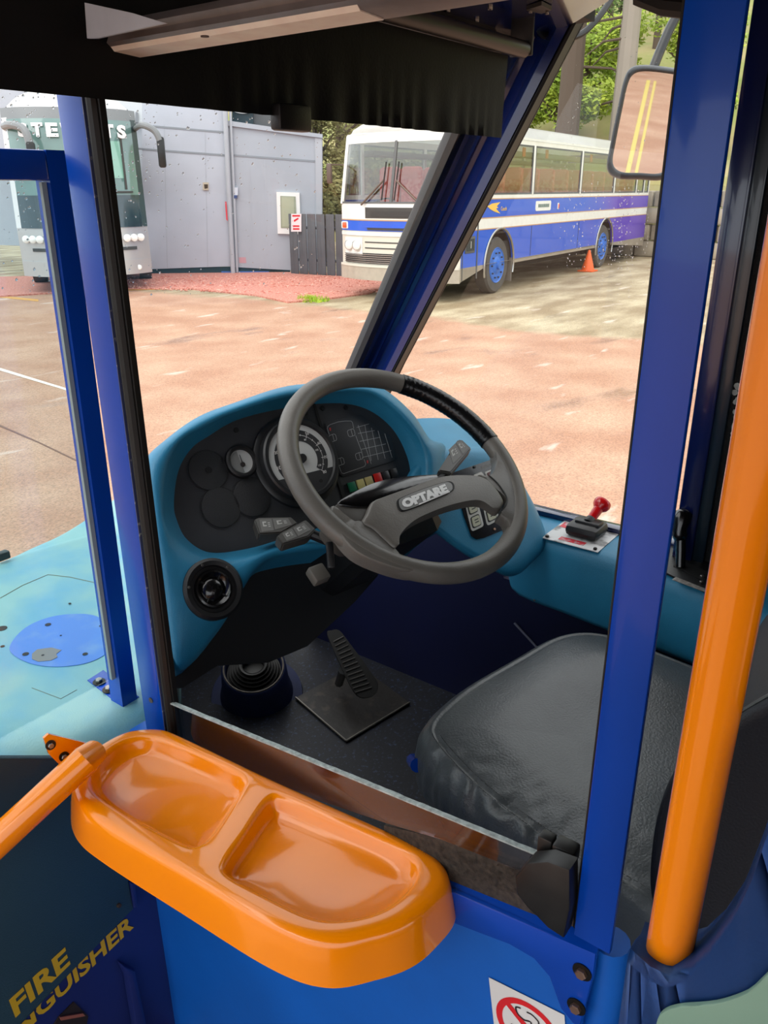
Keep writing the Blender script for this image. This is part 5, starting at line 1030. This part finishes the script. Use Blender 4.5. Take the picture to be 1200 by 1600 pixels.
for q in ([(457, 336), (469, 336), (469, 338.5), (457, 338.5)], [(459, 344), (466, 340), (467, 342), (460, 347)], [(458, 352), (468, 352), (468, 354.5), (458, 354.5)], [(458, 356.5), (468, 356.5), (468, 359), (458, 359)]):
    bm = B(); slab(bm, [sgq(x, y, .006) for x, y in q], sn*.001); obj('red_print', bm, M('sign_red'), sg, smooth=False)
# red gravel bed, grass tuft, yellow lines, cone
gv = [at(x, y, Z=.0) for x, y in ((-80, 436), (185, 430), (300, 428), (450, 427), (560, 430), (640, 436), (600, 452), (575, 460), (500, 470), (450, 474), (400, 463), (300, 453), (190, 452), (-80, 470))]
bm = B(); slab(bm, gv, (0, 0, .03)); gvl = obj('gravel_bed', bm, M('red_gravel', (170,96,80), .9, c2=(218,156,138), vscale=30, detail=8, thr=(.35, .65), bump=1, bscale=40)); tag(gvl, 'strip of red gravel in front of grey building', 'gravel', kind='stuff')
bm = B(); random.seed(9)
for k in range(1500):
    a, b, c_ = random.random(), random.random(), 0
    p = at(190+400*a, 431+22*b+(8*(1-abs(a-.7)*2) if b > .8 else 0), Z=.03); r = random.uniform(.012, .03); vs = bmesh.ops.create_icosphere(bm, subdivisions=1, radius=r)['verts']
    for v in vs: v.co.z *= .7; v.co += p
o = obj('gravel_stones', bm, M('stone_red', (184,104,86), .9, c2=(226,172,154), vscale=9, thr=(.4, .6)), smooth=False); tag(o, 'loose red stones scattered over the gravel strip', 'gravel', kind='stuff')
def tuft(nm, c, n, r, h, mt, seed, lb, cat='grass'):
    bm = B(); random.seed(seed)
    for k in range(n):
        a = random.uniform(0, 6.28); q = c+V((math.cos(a), math.sin(a), 0))*r*random.random(); d = V((random.uniform(-.5, .5), random.uniform(-.5, .5), 1)).normalized()*h*random.uniform(.5, 1); s = V((math.cos(a+1), math.sin(a+1), 0))*.012
        bm.faces.new([bm.verts.new(z_) for z_ in (q-s, q+s, q+d)])
    o = obj(nm, bm, mt, smooth=False); tag(o, lb, cat, kind='stuff'); return o
GR = M('grass_green', (110,170,40), .8, c2=(190,200,60), vscale=20)
for i, (x, r) in enumerate(((488, .30),)): tuft('grass_tuft', at(x, 470, Z=0), 260, .32, .13, GR, 3, 'bright green weeds growing at the gravel edge')
yl_ = M('road_yellow', (206,150,70), .7)
for i, q in enumerate((((190, 451.5), (275, 450), (275, 452), (190, 454)), ((0, 462), (60, 468), (60, 471), (0, 465)))):
    bm = B(); slab(bm, [at(x, y, Z=.002) for x, y in q], (0, 0, .003)); o = obj('trim_%d' % (6+i), bm, yl_, smooth=False); tag(o, kind='structure')
bm = B(); slab(bm, [at(x, y, Z=.002) for x, y in ((-20, 569), (110, 609), (110, 612), (-20, 573))], (0, 0, .003)); o = obj('trim_8', bm, M('road_white', (232,222,206), .7), smooth=False); tag(o, kind='structure')
bm = B(); slab(bm, [at(x, y, Z=.002) for x, y in ((-20, 655), (60, 690), (127, 722), (127, 724), (60, 692), (-20, 658))], (0, 0, .002)); o = obj('trim_9', bm, M('tar_joint', (120,84,68), .8), smooth=False); tag(o, kind='structure')
cn = empty('traffic_cone', at(918, 424, Z=0), 'orange traffic cone beside the rear wheel of the blue coach', 'cone'); cc_ = at(918, 424, Z=0)
bm = B(); lathe(bm, [(.16, .03), (.03, .48), (.02, .5), (0, .5)], cc_, zv, 20); obj('cone_body', bm, M('cone_orange', (232,96,30), .5), cn); bm = B(); bb(bm, cc_+V((-.19, -.19, 0)), cc_+V((.19, .19, .035)), bev=.01); obj('cone_base', bm, M('cone_orange'), cn)
# retaining wall of stone blocks with bank above
sw0 = at(1006, 412, Z=0)
wA, wB = V((24.9, 16.5, 0)), V((24.2, -6.0, 0)); wd2 = (wB-wA); wl2 = wd2.length; wd2.normalize(); wnn = V((wd2.y, -wd2.x, 0))
rw = empty('retaining_wall', (24.5, 5, 0), 'low stone block retaining wall behind the blue coach', 'wall'); random.seed(12)
base_bm = B(); bb(base_bm, (-.45, -.2, -.22), (.45, .2, .22), bev=.05); SM = M('stone_block', (128,116,100), .9, c2=(170,158,138), vscale=2, bump=1, bscale=12); blk = None
for r_ in range(4):
    for k in range(24):
        c_ = wA+wd2*(.5+.95*k+(.45 if r_ % 2 else 0))+V((0, 0, .23+.46*r_))
        if blk is None: blk = obj('stone', base_bm, SM, rw, local=True); o = blk
        else: o = blk.copy(); col.objects.link(o)
        o.location = c_-rw.location+wnn*random.uniform(-.04, .04); o.rotation_euler.z = math.atan2(wd2.y, wd2.x)+random.uniform(-.03, .03)
# hillside
bm = B(); NXh, NYh = 40, 24; g = []
for i in range(NXh+1):
    row = []
    for j in range(NYh+1):
        y = 60-100*i/NXh; x = 25.2+60*(j/NYh)**1.3; dd_ = x-25.2; z = 1.75+dd_*.42+1.2*noise.noise(V((x*.12, y*.12, 0))) ; row.append(bm.verts.new((x, y, z if j else 0)))
    g.append(row)
for i in range(NXh):
    for j in range(NYh): bm.faces.new((g[i][j], g[i+1][j], g[i+1][j+1], g[i][j+1]))
o = obj('hillside', bm, M('hill_grass', (120,136,60), .95, c2=(164,146,104), vscale=.5, detail=8, bump=1, bscale=3)); tag(o, kind='structure')
def hz(x, y): return 1.75+(x-25.2)*.42+1.2*noise.noise(V((x*.12, y*.12, 0)))
LEAFM = {}
def foliage_bm(n, seed, ls, lumps):
    bm = B(); random.seed(seed)
    for k in range(n):
        c_, r = random.choice(lumps); d = V((random.gauss(0, 1), random.gauss(0, 1), random.gauss(0, 1))).normalized()*r*random.uniform(.55, 1.0)
        p = V(c_)+V((d.x, d.y, d.z*.8)); a = V((random.uniform(-1, 1), random.uniform(-1, 1), random.uniform(-.6, .6))).normalized(); b = a.orthogonal().normalized(); s = ls*random.uniform(.5, 1.2)
        bm.faces.new([bm.verts.new(q) for q in (p-a*s, p+b*s*.5, p+a*s, p-b*s*.5)])
    return bm
def shrubby(nm, loc, h, rad, mt, seed, lb, cat, n=1600, ls=.10, trunk=True, group=None, tm=None, th=None):
    t_ = empty(nm, loc, lb, cat, group); random.seed(seed); L_ = []
    for k in range(9):
        z = (th if th else h*.35)+(h-(th if th else h*.35))*random.random(); a = random.uniform(0, 6.28); q = rad*random.uniform(.1, .7); L_.append(((q*math.cos(a), q*math.sin(a), z), rad*random.uniform(.3, .55)))
    fo = foliage_bm(n, seed, ls, L_); obj('foliage', fo, mt, t_, smooth=False, local=True, kind='stuff')
    if trunk:
        bm = B(); tube(bm, crs([(0, 0, -.3), (.1, .05, h*.3), (-.05, .1, h*.6), (.05, 0, h*.9)], 3, False), [rad*.07*(1-.07*i) for i in range(10)], 8); obj('trunk', bm, tm or M('bark', (92,78,66), .9, bump=1, bscale=20), t_, local=True)
        for k in range(5):
            a = random.uniform(0, 6.28); z = h*random.uniform(.3, .7); bm = B(); tube(bm, [(0, 0, z), (rad*.4*math.cos(a), rad*.4*math.sin(a), z+h*.12)], [rad*.03, rad*.012], 5); obj('branch', bm, tm or M('bark'), t_, local=True)
LG = M('leaf_bright', (184,196,64), .7, c2=(128,158,50), vscale=1.2); LD = M('leaf_dark', (84,112,58), .8, c2=(118,140,70), vscale=1.5); LO = M('leaf_olive', (150,140,88), .8, c2=(110,112,62), vscale=1.5)
# bright young trees and bushes right of the pillar, over the blue coach
for i, (px_, dist, h, r, mt, lb) in enumerate(((810, 33, 3.4, 2.0, LG, 'bright yellow-green young tree just right of the pillar'), (865, 31, 4.4, 2.0, LG, 'bright yellow-green tree over the middle of the coach roof'), (905, 34, 3.2, 1.8, LG, 'low bright bush left of the exterior mirror'), (950, 36, 6.0, 2.2, LD, 'dark evergreen tree directly behind the exterior mirror'), (1045, 33, 4.5, 2.0, LG, 'bright green tree right of the mirror arm'), (1000, 42, 8.5, 2.4, LD, 'tall dark evergreen behind the mirror arm'), (780, 40, 6, 2.2, LG, 'pale green tree glimpsed at the pillar edge'), (845, 42, 7.5, 2.4, LD, 'darker evergreen rising behind the bright trees'), (1070, 29, 2.6, 1.6, LG, 'low green bush on the bank beside the door post'), (930, 46, 8.5, 2.2, LG, 'tall light green tree far up the slope between trunks'))):
    v = ray(px_, 300); v.z = 0; v.normalize(); p = v*dist; p.z = hz(p.x, p.y)-.2 if p.x > 25.3 else 0
    shrubby('tree', tuple(p), h, r, mt, 20+i, lb, 'tree', n=7000, ls=.10)
for i, (px_, dist, lb) in enumerate(((878, 29.5, 'bare brown conifer trunk left of the pale trunk'), (958, 29.5, 'pale peeling trunk nearest the mirror arm'), (905, 44, 'slim bare trunk between two thicker trunks'), (955, 47, 'far thin trunk behind the mirror arm'))):
    v = ray(px_, 300); v.z = 0; v.normalize(); p = v*dist; p.z = hz(p.x, p.y)-.3; t_ = empty('conifer', tuple(p), lb, 'tree')
    r = (.40, .34, .2, .2)[i]; bm = B(); tube(bm, crs([(0, 0, 0), (.1, 0, 5), (0, .1, 11), (.1, .1, 20)], 3, False), [r*(1-.05*k) for k in range(10)], 10); obj('trunk', bm, M('bark') if i != 1 else M('pale_bark', (150,140,128), .9, bump=1, bscale=14), t_, local=True)
    random.seed(70+i)
    for k in range(16):
        a = random.uniform(0, 6.28); z = random.uniform(2, 14); l = random.uniform(.8, 2.2); bm = B(); tube(bm, [(0, 0, z), (l*.6*math.cos(a), l*.6*math.sin(a), z-.1), (l*math.cos(a), l*math.sin(a), z-.5)], [.05, .035, .012], 5); obj('branch', bm, M('bark'), t_, local=True)
# gorse and hedge between building and coach, and behind
for i, (px_, dist, h, r, lb) in enumerate(((500, 22, 4.6, 1.7, 'olive brown gorse bush beside the end of the building'), (535, 24, 4.8, 1.8, 'olive bush rising between fence and blue coach'), (470, 27, 5.6, 1.9, 'olive bush showing above the building roof'), (600, 27, 4.5, 2.0, 'dark bush seen through the coach windscreen'), (670, 25, 4.3, 1.6, 'dark bush behind the pillar and coach'))):
    v = ray(px_, 300); v.z = 0; v.normalize(); p = v*dist; shrubby('bush', (p.x, p.y, 0), h, r, LO, 50+i, lb, 'bush', n=8000, ls=.075, th=.4)
# fence post on the bank
fp_ = empty('marker_post', tuple(at(893, 190, D=27)), 'thin grey post standing on the bank above the coach', 'post'); bm = B(); q = at(893, 176, D=27); tube(bm, [q, at(890, 190, D=27), at(889, 226, D=27)], .05, 6); obj('post_bar', bm, M('pipe_grey'), fp_)
# yard buildings behind the viewer, seen only in mirrors and reflections
bk = empty('yard_building', (6, -24, 0), 'pale yard building with grey and dark doors glimpsed in the mirror', 'building')
bm = B(); bb(bm, (-10, -26, 0), (16, -24, 5)); obj('wall_panel', bm, M('yard_wall', (200,204,206), .7), bk, smooth=False)
for x, w_, c_ in ((3, 1.6, (120,130,140)), (6, 1.0, (40,44,50)), (9, 2.2, (150,158,164)), (12.5, 1.0, (50,100,160))): bm = B(); bb(bm, (x, -23.98, 0), (x+w_, -23.9, 2.6)); obj('door_leaf', bm, M('yard_door_%d' % int(x), c_, .5), bk, smooth=False)
bm = B(); slab(bm, [(2.90, -8.5, .002), (2.96, -8.5, .002), (4.23, -20.5, .002), (4.14, -20.5, .002)], (0, 0, .003)); o = obj('trim_10', bm, M('line_yellow', (206,186,96), .6), smooth=False); tag(o, kind='structure')
bm = B(); slab(bm, [(3.02, -8.5, .002), (3.06, -8.5, .002), (4.38, -20.5, .002), (4.32, -20.5, .002)], (0, 0, .003)); o = obj('trim_11', bm, M('line_yellow'), smooth=False); tag(o, kind='structure')
